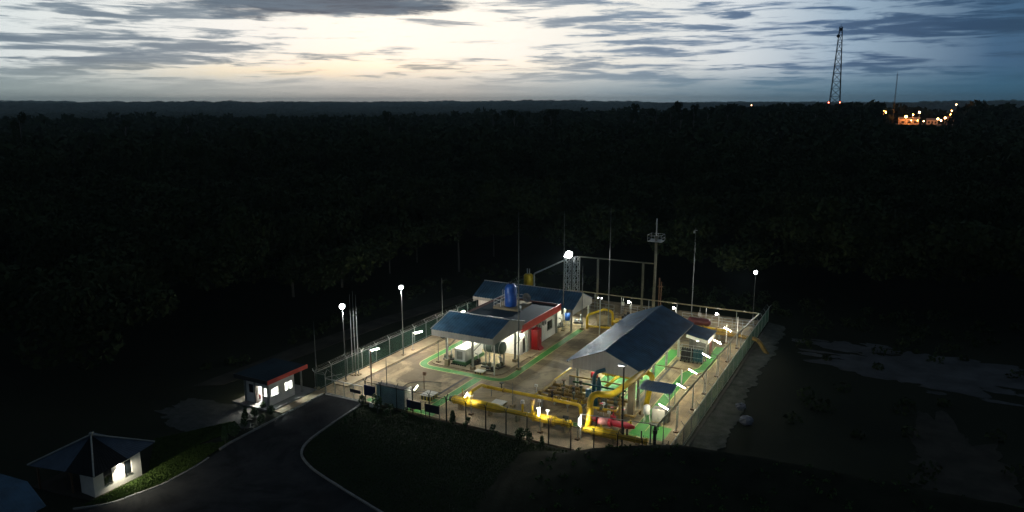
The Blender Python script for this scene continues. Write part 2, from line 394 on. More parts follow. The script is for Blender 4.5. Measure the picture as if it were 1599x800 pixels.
ROADL = [(-58.9, 63.8), (-58.6, 56), (-58.3, 49), (-57.3, 44), (-57.1, 40), (-58.3, 35.6), (-60.2, 33.6), (-60.5, 8)]
ROADR = [(20, 8), (20, 37), (0, 39.5), (-20, 42), (-36.6, 45.6), (-43, 47.4), (-47.5, 48.8), (-50.3, 50.4), (-51.6, 52.4), (-52.1, 55), (-52.6, 59), (-53.0, 62.6), (-53.2, 63.8)]
sheet('road', ROADL[::-1][::-1] + ROADR, -.015, asph)
def line3(pts, z): return [(x, y, z) for x, y in pts]
def strip_mesh(pts, w, z0, z1, mb=None):
    mb = mb or MB(); P = [Vector((x, y)) for x, y in pts]; Lp, Rp = [], []
    for i in range(len(P)):
        t = (P[min(i + 1, len(P) - 1)] - P[max(i - 1, 0)]).normalized(); n = Vector((-t.y, t.x)); k = 1
        if 0 < i < len(P) - 1: k = 1 / max(.6, math.cos((P[i] - P[i - 1]).angle(P[i + 1] - P[i]) / 2))
        Lp.append(P[i] + n * w / 2 * k); Rp.append(P[i] - n * w / 2 * k)
    o = len(mb.v)
    for a, b in zip(Lp, Rp): mb.v += [(a.x, a.y, z0), (b.x, b.y, z0), (a.x, a.y, z1), (b.x, b.y, z1)]
    for i in range(len(P) - 1):
        a = o + i * 4; b = a + 4; mb.f += [(a + 2, a + 3, b + 3, b + 2), (a, b, b + 1, a + 1), (a, a + 2, b + 2, b), (a + 1, b + 1, b + 3, a + 3)]
    e = o + (len(P) - 1) * 4; mb.f += [(o, o + 1, o + 3, o + 2), (e, e + 2, e + 3, e + 1)]
    return mb
def blocks(pts, w, z0, z1, ln=.95, gap=.05):
    P = [Vector(q) for q in pts]; d = [0]
    for a, b in zip(P, P[1:]): d.append(d[-1] + (b - a).length)
    f = lambda t: (float(np.interp(t, d, [q.x for q in P])), float(np.interp(t, d, [q.y for q in P])))
    m = MB(); t = 0; rg = random.Random(2)
    while t + ln < d[-1]: h = rg.uniform(-.02, .02); strip_mesh([f(t), f(t + ln / 2), f(t + ln)], w, z0, z1 + h, m); t += ln + gap
    return m
def rounded(pts, rad, k=6):
    P = [Vector(q) for q in pts]; out = [P[0]]
    for i in range(1, len(P) - 1):
        a, b = P[i - 1] - P[i], P[i + 1] - P[i]; d = min(rad, a.length * .49, b.length * .49); a, b = P[i] + a.normalized() * d, P[i] + b.normalized() * d
        for j in range(k + 1): t = j / k; out.append(a.lerp(P[i], t).lerp(P[i].lerp(b, t), t))
    return [(q.x, q.y) for q in out + [P[-1]]]
def ragged(cx, cy, rx, ry, seed, amp, n=200):
    o = []
    for j in range(n):
        a = 2 * PI * j / n; c, q = math.cos(a), math.sin(a); k = 1
        for f, w in ((1.5, 1), (4, .55), (11, .3)): k += amp * w * mnoise.noise(Vector((c * f, q * f, seed + f)))
        o.append((cx + rx * k * c, cy + ry * k * q))
    return o
struct(blocks(rounded(ROADR[2:], 2), .22, -.1, .09).build('lawn_kerb', kerb_m))
struct(blocks([(-59.05, 63.4), (-58.75, 56), (-58.5, 49), (-58.0, 46.6)], .22, -.1, .09).build('road_kerb', kerb_m))
struct(strip_mesh([(-58.8, 63.62), (-53.1, 63.72)], .25, -.05, .02).build('gate_threshold', kerb_m))
LAWN = [(-52.9, 63.4), (-52.5, 59), (-51.95, 55), (-51.3, 52.6), (-50.1, 50.7), (-47.4, 49.1), (-43, 47.7), (-36.5, 45.9), (-20, 42.3), (-6, 40.6), (-6, 63.4)]
sheet('lawn_soil', LAWN, -.02, soil)
# grass blades (one ground cover)
def grass(name, poly, n, h, seed, m):
    rng = np.random.default_rng(seed); P = np.array(poly); lo, hi = P.min(0), P.max(0); pts = []
    xs, ys = P[:, 0], P[:, 1]
    while len(pts) < n:
        q = rng.uniform(lo, hi, (n, 2)); ins = np.zeros(len(q), bool); j = len(P) - 1
        for i in range(len(P)):
            c = ((ys[i] > q[:, 1]) != (ys[j] > q[:, 1])) & (q[:, 0] < (xs[j] - xs[i]) * (q[:, 1] - ys[i]) / (ys[j] - ys[i] + 1e-9) + xs[i]); ins ^= c; j = i
        pts += list(q[ins])
    q = np.array(pts[:n]); a = rng.uniform(0, 2 * PI, n); hh = h * rng.uniform(.4, 1.3, n); w = h * .35
    dx, dy = np.cos(a) * w, np.sin(a) * w; z = np.full(n, -.02)
    lean = rng.normal(0, h * .4, (n, 2))
    V = np.stack([np.stack([q[:, 0] - dx, q[:, 1] - dy, z], 1), np.stack([q[:, 0] + dx, q[:, 1] + dy, z], 1), np.stack([q[:, 0] + lean[:, 0], q[:, 1] + lean[:, 1], hh], 1)], 1).reshape(-1, 3)
    return struct(tri_mesh(name, V, 3, m), 'stuff')
def tri_mesh(name, V, k, m, parent=None):
    V = np.ascontiguousarray(V, dtype=np.float32); nf = len(V) // k; me = bpy.data.meshes.new(name)
    me.vertices.add(len(V)); me.vertices.foreach_set('co', V.ravel()); me.loops.add(len(V)); me.loops.foreach_set('vertex_index', np.arange(len(V), dtype=np.int32))
    me.polygons.add(nf); me.polygons.foreach_set('loop_start', np.arange(0, len(V), k, dtype=np.int32)); me.polygons.foreach_set('loop_total', np.full(nf, k, dtype=np.int32)); me.update(); me.validate()
    me.materials.append(m); o = bpy.data.objects.new(name, me); COL.objects.link(o)
    if parent is not None: o.parent = parent
    return o
grass('lawn_grass', LAWN, 150000, .07, 3, grass_m)
HG = [(-60.1, 34.4), (-58.6, 36), (-57.4, 40), (-57.5, 43.6), (-58.2, 46.4), (-58.7, 49.5), (-61.2, 47), (-60.2, 52), (-62.2, 53), (-66, 46), (-60.3, 41), (-60.15, 36)]
sheet('verge_soil', HG, -.02, soil)
grass('verge_grass', HG, 26000, .13, 4, mat('verge_grass_blades', (.075, .12, .028), .9, .5, 1.4, bump=.5, spec=.1, col2=(.04, .07, .018)))
struct(blocks(rounded([(-60.3, 33.8), (-58.4, 35.7), (-57.2, 40), (-57.4, 44), (-57.95, 46.4)], 1.2), .16, -.1, .04).build('verge_kerb', kerb_m))
sheet('guardhouse_apron', ragged(-66.5, 52.5, 6.8, 3.6, 3.3, .4), -.03, mat('dim_gravel', (.10, .10, .092), .95, .5, 1.2, bump=.6, spec=.1, col2=(.05, .055, .046)))
sheet('dirt_path', [(-75, 58), (-72, 60), (-70.8, 74), (-69.8, 90), (-66, 110), (-69, 111), (-73, 92), (-74.6, 74)], -.02, dirt)
gv = [(-17.0, 119), (-17.0, 64)]
for k in range(120):
    y = 64 + 54 * k / 119; gv.append((-13.9 + 1.0 * mnoise.noise(Vector((y * .12, 3, 0))) + .7 * mnoise.noise(Vector((y * .7, 8, 0))) + .5 * mnoise.noise(Vector((y * 2.3, 5, 0))) - .5 * (y - 64) / 54, y))
sheet('gravel_verge', gv, -.02, grav)
sheet('bare_ground', ragged(4, 106.5, 13, 7, 2., .55), -.03, sand)
sheet('bare_ground', ragged(-5, 112, 6, 1.4, 5., .6), -.032, sand)
sheet('bare_ground', ragged(6.5, 78, 4, 10, 7., .6), -.035, dirt)
sheet('bare_ground', ragged(12, 70, 5, 3, 9., .6), -.037, dirt)
brng = random.Random(4)
for k in range(26):
    a = brng.uniform(0, 2 * PI); f = brng.uniform(.75, 1.35); sheet('bare_ground', ragged(4 + 13.5 * f * math.cos(a), 106.5 + 7.5 * f * math.sin(a), brng.uniform(.6, 2.6), brng.uniform(.3, .9), k * 1.7, .5, 40), -.031 - k * .0008, sand)
# earth bank in front of the near right corner
bv, bf = [], []; nx, ny = 60, 34
for i in range(nx + 1):
    x = -33 + 45 * i / nx
    hh = np.interp(x, [-33, -30, -27, -23, -19, -15, -8, 12], [-.4, .3, 1.35, 2.9, 4.1, 5.0, 5.4, 5.8])
    for j in range(ny + 1):
        y = 40 + 23.3 * j / ny; k = np.interp(y, [40, 48, 56, 60, 61.5, 63.3], [-.05, .25, .8, 1, .75, -.12])
        bv.append((x, y, -.2 + (hh + .2) * k + .12 * mnoise.noise(Vector((x * .8, y * .8, 0))) * max(0, min(1, k))))
for i in range(nx):
    for j in range(ny): a = i * (ny + 1) + j; bf.append((a, a + ny + 1, a + ny + 2, a + 1))
struct(MB().add(bv, bf).build('earth_bank', mat('dark_earth', (.022, .026, .016), .95, .4, .6, bump=.5, spec=.05), smooth=True))

# ---------------------------------------------------------------- painted walkways, kerbs, drains in the yard
gp, lp = MB(), MB()
def walk(pts, w, rad=1.2, z=.004):
    q = rounded(pts, rad) if len(pts) > 2 else pts
    strip_mesh(q, w, z - .003, z, gp)
    P = [Vector(a) for a in q]
    for sgn in (-1, 1):
        o = []
        for i in range(len(P)):
            t = (P[min(i + 1, len(P) - 1)] - P[max(i - 1, 0)]).normalized(); o.append((P[i].x - t.y * sgn * w / 2, P[i].y + t.x * sgn * w / 2))
        strip_mesh(o, .09, z + .001, z + .004, lp)
walk([(-54.8, 100), (-54.8, 77.1), (-41.9, 77.1), (-41.9, 101.5)], 1.05, 2.0)
walk([(-45.3, 76.4), (-45.3, 66.8)], 1.15, z=.008)
walk([(-47.5, 68.0), (-45.9, 68.0)], 1.0, z=.012)
walk([(-53.4, 64.7), (-44.0, 64.7)], 1.0, z=.004)
walk([(-45.3, 66.6), (-45.3, 65.3)], 1.1, z=.016)
walk([(-39.5, 69.6), (-22.3, 69.6)], .9)
walk([(-22.6, 71.5), (-22.6, 90.6), (-21.1, 93), (-21.1, 103)], 1.3, .8, z=.010)
walk([(-26.4, 79), (-26.4, 99)], 1.5)
gp.box(-31.6, -27.6, 79.2, 99, .003, .006); lp.box(-31.75, -31.6, 79.2, 99, .004, .008); lp.box(-27.55, -27.42, 79.2, 99, .009, .012)
gp.box(-23.3, -19.6, 70.0, 73.4, .001, .0035)
struct(gp.build('painted_walkway', green_p)); struct(lp.build('walkway_lines', line_p))
isl = rounded([(-43.2, 86.5), (-43.2, 78.2), (-54.0, 78.2), (-54.0, 86.5)], 1.6)
struct(MB().prism(isl[::-1], -.05, .12).build('carport_island', pad_m))
struct(MB().box(-60.2, -57.9, 66.5, 112, -.05, .13).build('left_footway', pad_m))
struct(MB().box(-44.35, -42.9, 86.6, 100.5, -.05, .10).build('building_apron', pad_m))
struct(MB().box(-32.9, -24.4, 78.6, 99.3, -.08, -.001).build('shed_slab', pad_m))
drain_m = mat('drain_grating', (.05, .05, .045), .8, .3, 4)
struct(MB().box(-47.0, -46.65, 68.9, 76.3, -.02, .006).box(-25.2, -24.9, 79, 95, -.02, .006).box(-57.8, -57.6, 66.5, 110, -.02, .006).build('yard_drain', drain_m))
struct(MB().box(-17.2, -16.9, 64, 119, -.3, .02).build('boundary_drain', drain_m))
struct(MB().box(-41.0, -17.8, 63.95, 66.0, -.03, .02).build('fence_kerb_strip', pad_m))

# ---------------------------------------------------------------- fences
def fence(name, label, a, b, h=2.35, step=3.0, arms=True, inward=(0, 1), gap=.07, rail=True, pm=None):
    pm = pm or galv
    A, B = Vector((*a, 0)), Vector((*b, 0)); Ln = (B - A).length; t = (B - A) / Ln; n = Vector((*inward, 0))
    R = thing(name, label, 'fence', (A.x, A.y, 0), 'chain link fences around the yard')
    k = max(1, round(Ln / step))
    for i in range(k + 1):
        p_ = A + t * (Ln * i / k); m = MB().tube([p_, p_ + Vector((0, 0, h))], .06 if pm is fpost else .042, 6)
        if arms:
            for sg in (-1, 1): m.tube([p_ + Vector((0, 0, h - .02)), p_ + n * .35 * sg + Vector((0, 0, h + .42))], .035 if pm is fpost else .025, 5)
        m.build('post', pm, R)
    if rail:
        MB().tube([A + Vector((0, 0, h - .04)), B + Vector((0, 0, h - .04))], .028, 6).build('rail', pm, R); MB().tube([A + Vector((0, 0, .12)), B + Vector((0, 0, .12))], .022, 5).build('rail', pm, R)
    m = MB(); w = .0036; z0, z1 = .1, h - .05; hh = z1 - z0; q = -hh
    while q < Ln:
        for s_ in (1, -1):
            x0, x1 = q, q + hh; za, zb = z0, z1
            if x0 < 0: za += -x0; x0 = 0
            if x1 > Ln: zb -= x1 - Ln; x1 = Ln
            if x1 - x0 < .05: continue
            if s_ < 0: za, zb = z0 + z1 - za, z0 + z1 - zb
            p0, p1 = A + t * x0 + Vector((0, 0, za)), A + t * x1 + Vector((0, 0, zb)); d = (p1 - p0).normalized(); e1 = d.cross(n).normalized() * w; e2 = n * w
            m.add([p0 + e1, p0 - e1 * .5 + e2, p0 - e1 * .5 - e2, p1 + e1, p1 - e1 * .5 + e2, p1 - e1 * .5 - e2], [(0, 1, 4, 3), (1, 2, 5, 4), (2, 0, 3, 5)])
        q += gap
    m.build('wire_mesh', mesh_g, R)
    if arms:
        m = MB()
        for sg in (-1, 1):
            for f in (.4, .75, 1): m.tube([A + n * .35 * sg * f + Vector((0, 0, h + .42 * f)), B + n * .35 * sg * f + Vector((0, 0, h + .42 * f))], .008, 3, False)
        m.build('barbed_wire', galv, R)
    return R
FX0, FX1, FY0, FY1 = -60.5, -17.4, 63.8, 119.5
fence('chain_link_fence', 'green chain link fence with barbed wire arms along the footway left of the yard', (FX0, FY0), (FX0, FY1), inward=(1, 0))
fence('chain_link_fence', 'tall green chain link fence above the gravel verge right of the yard', (FX1, FY0), (FX1, FY1), inward=(1, 0))
fence('chain_link_fence', 'front chain link fence between the lawn and the big yellow pipe', (-41.8, FY0), (FX1, FY0), h=2.6, step=2.45, pm=fpost)
fence('chain_link_fence', 'front chain link fence over the name wall and the two dark boards', (-52.9, FY0), (-41.85, FY0), step=2.4, h=2.6, pm=fpost)
fence('chain_link_fence', 'short chain link fence between the guardhouse side and the gate', (FX0, FY0), (-58.9, FY0), step=1.6)
# sliding gate
g = thing('sliding_gate', 'closed sliding mesh gate with a dark nameplate across the asphalt road', 'gate', (-56, 63.65, 0))
m = MB()
for z in (.15, 1.95): m.box(-58.7, -53.1, 63.55, 63.63, z, z + .07)
for x in (-58.7, -57.3, -55.9, -54.5, -53.17): m.box(x, x + .07, 63.556, 63.624, .22, 1.95)
m.build('gate_frame', galv, g)
m = MB()
for i in range(46): m.box(-58.6 + i * .12, -58.585 + i * .12, 63.585, 63.597, .22, 1.95)
m.build('gate_bars', mesh_g, g)
MB().box(-54.9, -53.4, 63.48, 63.53, 1.05, 1.45).build('nameplate', sign_d, g)
m = MB(); m.tube([(-58.8, 63.6, 2.05), (-56.1, 63.6, 3.0)], .03).tube([(-58.8, 63.6, 3.4), (-56.1, 63.6, 2.1)], .012, 4).build('brace', galv, g)
# overhead rail pipe: rear run, then along the right fence
g = thing('overhead_pipe', 'long yellowish overhead pipe round the rear and right sides of the yard', 'pipe', (-17.9, 112.6, 0))
MB().bend([(-49, 112.6, 3), (-17.7, 112.6, 3), (-18.6, 100, 3.0), (-19.35, 66.2, 3.0)], .10, .3, 8).build('pipe_run', mat('cream_pipe_paint', (.42, .36, .20), .5, .25, 2), g)
for i, x in enumerate((-44, -39.4, -34.8, -30.2, -25.6, -21)): MB().tube([(x, 112.6, 0), (x, 112.6, 2.93)], .045, 6).build('support_post', galv, g)
for y, x in ((103, -18.4), (97, -18.62), (91, -18.78), (85, -18.9), (79.5, -19.05), (74, -19.2), (69, -19.3)): MB().tube([(x, y, 0), (x, y, 2.93)], .045, 6).build('support_post', galv, g)
MB().tube([(-19.35, 66.2, 0), (-19.35, 66.2, 2.5)], .16, 8).tube([(-19.35, 66.2, 2.5), (-19.35, 66.2, 2.85)], .24, 8).tube([(-19.35, 66.2, 2.85), (-19.35, 66.2, 3.2)], .1, 8).build('valve_head', dark_m, g)
# handrails at the rear
def handrail(label, x0, x1, y, h=1.3, z=0.):
    R = thing('handrail', label, 'railing', (x0, y, z), 'handrails across the rear of the yard')
    m = MB()
    for f in (1, .66, .33): m.tube([(x0, y, z + h * f), (x1, y, z + h * f)], .03, 5)
    m.build('rails', galv, R); n = max(2, round((x1 - x0) / 1.5))
    for i in range(n + 1): x = x0 + (x1 - x0) * i / n; MB().tube([(x, y, z), (x, y, z + h)], .032, 5).build('upright', galv, R)
handrail('galvanised handrail beside the rear building gable', -45.8, -40.2, 111.4, 1.7)
handrail('galvanised handrail between the white notice and the shed ridge', -39.8, -31.5, 113.8, 1.3)
handrail('galvanised handrail behind the lean-to roof at the rear right', -29.5, -18.6, 113.4, 1.4)

# ---------------------------------------------------------------- guardhouse
g = thing('guardhouse', 'small white guardhouse with red roof edge and brightly lit windows beside the gate', 'guardhouse', (-63.4, 59.5, 0))
X0, X1, Y0, Y1 = -65.3, -61.6, 57.6, 61.5
m = MB()
m.wall('y', X1 - .08, .16, Y0, Y1, .15, 3.1, [(57.85, 59.15, 1.15, 2.1), (60.0, 61.15, 1.15, 2.1)])
m.wall('x', Y0 + .08, .16, X0 + .16, X1 - .16, .15, 3.1, [(-63.6, -62.75, .15, 2.25), (-62.6, -61.95, 1.15, 2.2)])
m.wall('y', X0 + .08, .16, Y0, Y1, .15, 3.1); m.wall('x', Y1 - .08, .16, X0 + .16, X1 - .16, .15, 3.1)
m.build('wall', white_w, g)
MB().box(-66.3, -61.05, 56.9, 63.1, 3.1, 3.42).build('roof', roof_d, g)
MB().box(-61.04, -60.96, 56.85, 63.15, 3.02, 3.5).build('fascia', red_m, g)
MB().box(-66.3, -61.04, 56.82, 56.89, 3.02, 3.5).build('front_fascia', dark_m, g)
w = MB().box(-61.66, -61.6, 57.85, 59.15, 1.08, 1.15).box(-61.66, -61.57, 58.98, 59.06, 1.15, 2.1).build('window', dark_m, g); MB().box(-61.69, -61.68, 57.85, 59.15, 1.15, 2.1).build('pane', pane_m, w)
w = MB().box(-61.66, -61.6, 60.0, 61.15, 1.08, 1.15).box(-61.66, -61.57, 60.55, 60.6, 1.15, 2.1).build('window', dark_m, g); MB().box(-61.69, -61.68, 60, 61.15, 1.15, 2.1).build('pane', pane_m, w)
w = MB().box(-62.6, -61.95, 57.6, 57.66, 1.08, 1.15).build('window', dark_m, g); MB().box(-62.6, -61.95, 57.68, 57.69, 1.15, 2.2).build('pane', pane_m, w)
w = MB().box(-64.75, -64.1, 57.56, 57.61, 1.3, 2.3).build('window', dark_m, g); MB().box(-64.7, -64.15, 57.545, 57.558, 1.35, 2.25).build('pane', glass_d, w)
MB().cbox((-63.66, 58.2, 1.2), (.05, .85, 2.05), .12).build('door', white_m, g)
for x, y in ((-61.75, 57.52), (-61.55, 62.6), (-63.75, 57.52), (-65.3, 57.52)): MB().box(x - .09, x + .09, y - .075, y + .075, .13, 3.1).build('column', grey_m, g)
MB().box(-66.6, -60.5, 56.6, 64.0, -.05, .14).build('plinth', kerb_m, g)
MB().box(-64.0, -62.9, 59.2, 60.2, 3.02, 3.06).build('ceiling_lamp', room_e, g)
MB().box(-62.8, -62.1, 57.85, 58.4, .75, .8).box(-62.75, -62.15, 57.9, 58.35, .15, .75).build('desk', wood, g)
e = thing('fire_extinguisher', 'small red extinguisher hung by the guardhouse doorway', 'extinguisher', (-62.95, 57.5, .9))
MB().tube([(-62.98, 57.46, .85), (-62.98, 57.46, 1.3)], .10, 8).build('cylinder', red_c, e); MB().tube([(-62.98, 57.46, 1.3), (-62.98, 57.40, 1.42)], .03, 5).build('nozzle', black_m, e)
# ramp step
struct(MB().box(-60.45, -59.2, 57, 63.9, -.05, .03).build('guardhouse_path', pad_m))
# wall lamp behind the guardhouse
e = thing('wall_lamp', 'small lit lamp low on the rear corner of the guardhouse', 'lamp', (-65.5, 58.3, 1.6)); MB().box(-65.56, -65.31, 58.2, 58.45, 1.7, 1.8).build('bracket', dark_m, e); MB().sphere((-65.46, 58.32, 1.6), .09, 8, 5).build('bulb', wall_e, e)

# ---------------------------------------------------------------- lower left hut
g = thing('pavilion_hut', 'white walled hut with a pointed blue roof and two dark windows beside lit grass', 'hut', (-63.4, 38, 0))
m = MB().wall('y', -60.38, .16, 35.8, 40.4, 0, 2.35, [(36.75, 37.55, .75, 2.1), (38.75, 39.45, .75, 2.1)])
m.wall('x', 40.32, .16, -65.5, -60.46, 0, 2.35); m.wall('x', 35.88, .16, -62.2, -60.46, 0, 2.35); m.build('wall', white_w, g)
for a, b in ((36.75, 37.55), (38.75, 39.45)):
    w = MB().box(-60.36, -60.27, a - .03, b + .03, .72, .76).build('window', dark_m, g); MB().box(-60.38, -60.36, a, b, .76, 2.1).build('pane', glass_d, w)
ap = (-63.5, 38.0, 4.3); cr = [(-66.6, 33.9, 2.45), (-62.7, 34.9, 2.35), (-59.3, 35.3, 2.45), (-60.0, 39.0, 2.35), (-60.7, 42.3, 2.45), (-64.3, 41.4, 2.35), (-67.9, 40.9, 2.45), (-67.0, 37.3, 2.35)]
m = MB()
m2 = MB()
for i in range(8): (m2 if i in (1, 2) else m).ribbed(cr[i], cr[(i + 1) % 8], Vector(ap).lerp(Vector(cr[(i + 1) % 8]), .02), Vector(ap).lerp(Vector(cr[i]), .02), .35, .02, .04)  # second and third facets get a nearly black colour
m.build('roof', mat('dull_slate_sheet', (.055, .08, .115), .6, .3, 1, spec=.3), g); m2.build('dark_roof_facet', mat('dark_facet_colour', (.008, .010, .012), .8, .2, 2, spec=.15), g)['label'] = 'nearly black roof facet'
m = MB()
for i in (0, 2, 4, 6): m.tube([Vector(cr[i]) + Vector((0, 0, .06)), Vector(ap) + Vector((0, 0, .08))], .08, 6)
m.sphere((ap[0], ap[1], ap[2] + .15), .18, 8, 5).build('ridge_cap', grey_m, g)
for x, y in ((-66.2, 34.5), (-62.8, 35.4), (-67.3, 40.6), (-66.6, 37.4)): MB().box(x - .07, x + .07, y - .07, y + .07, 0, 2.4).build('post', wood, g)
MB().prism([(-67.2, 34.3), (-60.0, 35.3), (-60.2, 40.8), (-67.6, 40.8)], -.05, .05).build('floor_slab', dirt, g)
MB().box(-60.29, -60.0, 38.0, 38.3, 2.12, 2.24).build('eave_lamp', hut_e, g); spot(g, (-60.02, 38.15, 2.08), (-59.3, 38.9, 0), 800, (1, .93, .74), 155, .08)
g = thing('bungalow', 'low building with a pale blue sheet roof cut by the lower left edge', 'house', (-62, 28.5, 0))
m = MB().ribbed((-57.6, 25.4, 2.5), (-58.2, 30.6, 2.5), (-62.6, 31.7, 3.0), (-62.0, 26.5, 3.0), .3, .03, .04).ribbed((-66.6, 26.8, 2.4), (-67.2, 32.0, 2.4), (-62.62, 31.7, 2.98), (-62.02, 26.5, 2.98), .3, .03, .04); m.build('roof', roof_b, g)
m = MB().wall('x', 30.0, .15, -66, -58.9, 0, 2.35); m.wall('y', -58.82, .15, 26, 30.07, 0, 2.4); m.build('wall', white_w, g)

# ---------------------------------------------------------------- main building
g = thing('control_building', 'white flat roofed control building with a long red fascia in the yard centre', 'building', (-49, 92.6, 0))
X0, X1, Y0, Y1 = -53.8, -44.6, 86.6, 98.5
m = MB().wall('y', X1 - .1, .2, Y0, Y1, 0, 3.55, [(87.35, 88.25, .1, 2.2), (95.3, 96.9, 1.2, 2.5)])
m.wall('y', X0 + .1, .2, Y0, Y1, 0, 3.55); m.wall('x', Y0 + .1, .2, X0 + .2, X1 - .2, 0, 3.55, [(-52.6, -51.2, .1, 2.4)]); m.wall('x', Y1 - .1, .2, X0 + .2, X1 - .2, 0, 3.55)
m.build('wall', white_w, g)
MB().box(-54.3, -44.16, 86.3, 98.75, 3.56, 4.1).build('roof', roof_d, g)
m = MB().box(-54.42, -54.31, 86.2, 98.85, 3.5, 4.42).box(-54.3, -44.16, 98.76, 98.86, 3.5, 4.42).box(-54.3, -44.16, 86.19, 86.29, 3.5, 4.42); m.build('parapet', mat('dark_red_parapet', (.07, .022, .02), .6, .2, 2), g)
MB().box(-44.15, -44.03, 86.15, 98.9, 3.46, 4.5).build('fascia', red_m, g)
for y in (88.75, 92.9, 98.3): MB().box(-44.6, -44.4, y - .14, y + .14, 0, 3.46).build('pilaster', grey_m, g)
d = MB().box(-44.72, -44.66, 87.35, 88.25, .1, 2.2).build('door', dark_m, g); MB().box(-44.655, -44.64, 87.62, 87.98, 1.2, 2.0).build('glazed_panel', pane_m, d); MB().sphere((-44.62, 88.15, 1.1), .04, 6, 4).build('handle', galv, d)
w = MB().box(-44.64, -44.57, 95.25, 96.95, 1.14, 1.2).box(-44.64, -44.57, 95.25, 96.95, 2.5, 2.56).box(-44.64, -44.57, 96.05, 96.15, 1.2, 2.5).box(-44.64, -44.57, 95.25, 95.3, 1.2, 2.5).box(-44.64, -44.57, 96.9, 96.95, 1.2, 2.5).build('window', dark_m, g)
MB().box(-44.68, -44.66, 95.3, 96.05, 1.2, 2.5).box(-44.68, -44.66, 96.15, 96.9, 1.2, 2.5).build('pane', glass_d, w)
MB().box(-52.6, -51.2, 86.64, 86.7, .1, 2.4).build('door', grey_m, g)
def acunit(y, z, label):
    a = thing('air_conditioner', label, 'air conditioner', (-44.3, y, z), 'outdoor air conditioner units under the red fascia')
    MB().box(-44.58, -44.2, y - .42, y + .42, z, z + .6).build('casing', clad, a); MB().tube([(-44.2, y, z + .3), (-44.18, y, z + .3)], .23, 12).build('fan_grille', dark_m, a)
    MB().box(-44.6, -44.25, y - .3, y - .25, z - .06, z - .005).box(-44.6, -44.25, y + .25, y + .3, z - .06, z - .005).build('bracket', galv, a)
acunit(91.9, 2.55, 'grey air conditioner unit on the white wall next to the red cabinet'); acunit(93.8, 2.55, 'grey air conditioner unit on the white wall next to the window')
e = thing('wall_lamp', 'glowing lamp on the white wall above the dark door', 'lamp', (-44.5, 87.0, 2.9)); MB().box(-44.6, -44.45, 86.9, 87.1, 2.98, 3.06).build('bracket', grey_m, e); MB().sphere((-44.42, 87.0, 2.86), .12, 8, 5).build('globe', wall_e, e)
e = thing('red_cabinet', 'tall dark red cabinet with a peaked top against the white building wall', 'cabinet', (-43.9, 90.2, 0))
MB().box(-44.38, -43.45, 89.55, 90.85, .1, 2.95).build('body', red_c, e)
MB().add([(-44.4, 89.5, 2.95), (-43.43, 89.5, 2.95), (-43.43, 90.9, 2.95), (-44.4, 90.9, 2.95), (-43.95, 90.2, 3.3)], [(0, 1, 4), (1, 2, 4), (2, 3, 4), (3, 0, 4), (3, 2, 1, 0)]).build('peaked_top', red_c, e)
MB().box(-43.44, -43.40, 89.62, 90.78, .25, 2.85).build('door', red_c, e); MB().box(-43.39, -43.36, 90.4, 90.46, 1.5, 1.75).build('handle', galv, e)
MB().add([(-43.4, 89.6, .1), (-42.95, 89.6, .1), (-42.95, 90.8, .1), (-43.4, 90.8, .1), (-43.4, 89.6, .5), (-43.4, 90.8, .5)], [(0, 1, 4), (1, 2, 5, 4), (2, 3, 5), (0, 3, 2, 1), (0, 4, 5, 3)]).build('ramp', red_c, e)
# roof tank deck, water tank, dish
g = thing('tank_deck', 'concrete tank deck with tubular handrail on the flat roof', 'platform', (-50.3, 95, 4.1))
MB().box(-52.4, -48.3, 93.0, 97.6, 4.11, 4.5).build('deck', pad_m, g)
m = MB()
for pth in ([(-52.3, 93.1), (-52.3, 97.5)], [(-52.3, 93.1), (-51.2, 93.1)], [(-49.0, 97.5), (-52.3, 97.5)]):
    for z in (5.0, 5.5): m.tube([(pth[0][0], pth[0][1], z), (pth[1][0], pth[1][1], z)], .025, 5)
for x, y in ((-52.3, 93.1), (-52.3, 95.3), (-52.3, 97.5), (-51.2, 93.1), (-50.6, 97.5), (-49, 97.5)): m.tube([(x, y, 4.5), (x, y, 5.5)], .028, 5)
m.build('handrail', white_m, g)
MB().tube([(-51.35, 94.1, 4.5), (-51.35, 94.1, 6.9)], .025, 5).tube([(-50.95, 93.85, 4.5), (-50.95, 93.85, 6.9)], .025, 5).build('ladder', white_m, g)
g = thing('water_tank', 'tall blue plastic water tank standing on the flat roof', 'tank', (-50.1, 94.2, 4.5))
MB().tube([(-50.1, 94.2, 4.5), (-50.1, 94.2, 4.75), (-50.1, 94.2, 7.3), (-50.1, 94.2, 7.75), (-50.1, 94.2, 7.95)], [.82, .86, .86, .6, .2], 20).build('shell', blue_t, g, True)
for z in (5.2, 5.9, 6.6): MB().tube([(-50.1, 94.2, z), (-50.1, 94.2, z + .08)], .885, 20).build('band', blue_t, g)
MB().tube([(-50.1, 94.2, 7.9), (-50.1, 94.2, 8.1)], .25, 10).build('lid', black_m, g); MB().tube([(-49.3, 94.6, 4.5), (-49.3, 94.6, 7.6)], .04, 6).build('pipe', white_m, g)
g = thing('satellite_dish', 'round tan dish antenna beside the blue tank on the roof', 'dish', (-48.8, 96.9, 4.5))
vs = []; fs = []
for i in range(5):
    r = .72 * i / 4
    for j in range(16): a = 2 * PI * j / 16; vs.append((-48.8 + r * math.cos(a), 96.9 - .12 * (1 - (i / 4) ** 2) * -1 - .05, 5.3 + r * math.sin(a)))
for i in range(4):
    for j in range(16): fs.append((i * 16 + j, i * 16 + (j + 1) % 16, i * 16 + 16 + (j + 1) % 16, i * 16 + 16 + j))
MB().add(vs, fs).build('reflector', mat('tan_dish_paint', (.28, .26, .19), .6, .2, 3), g, True)
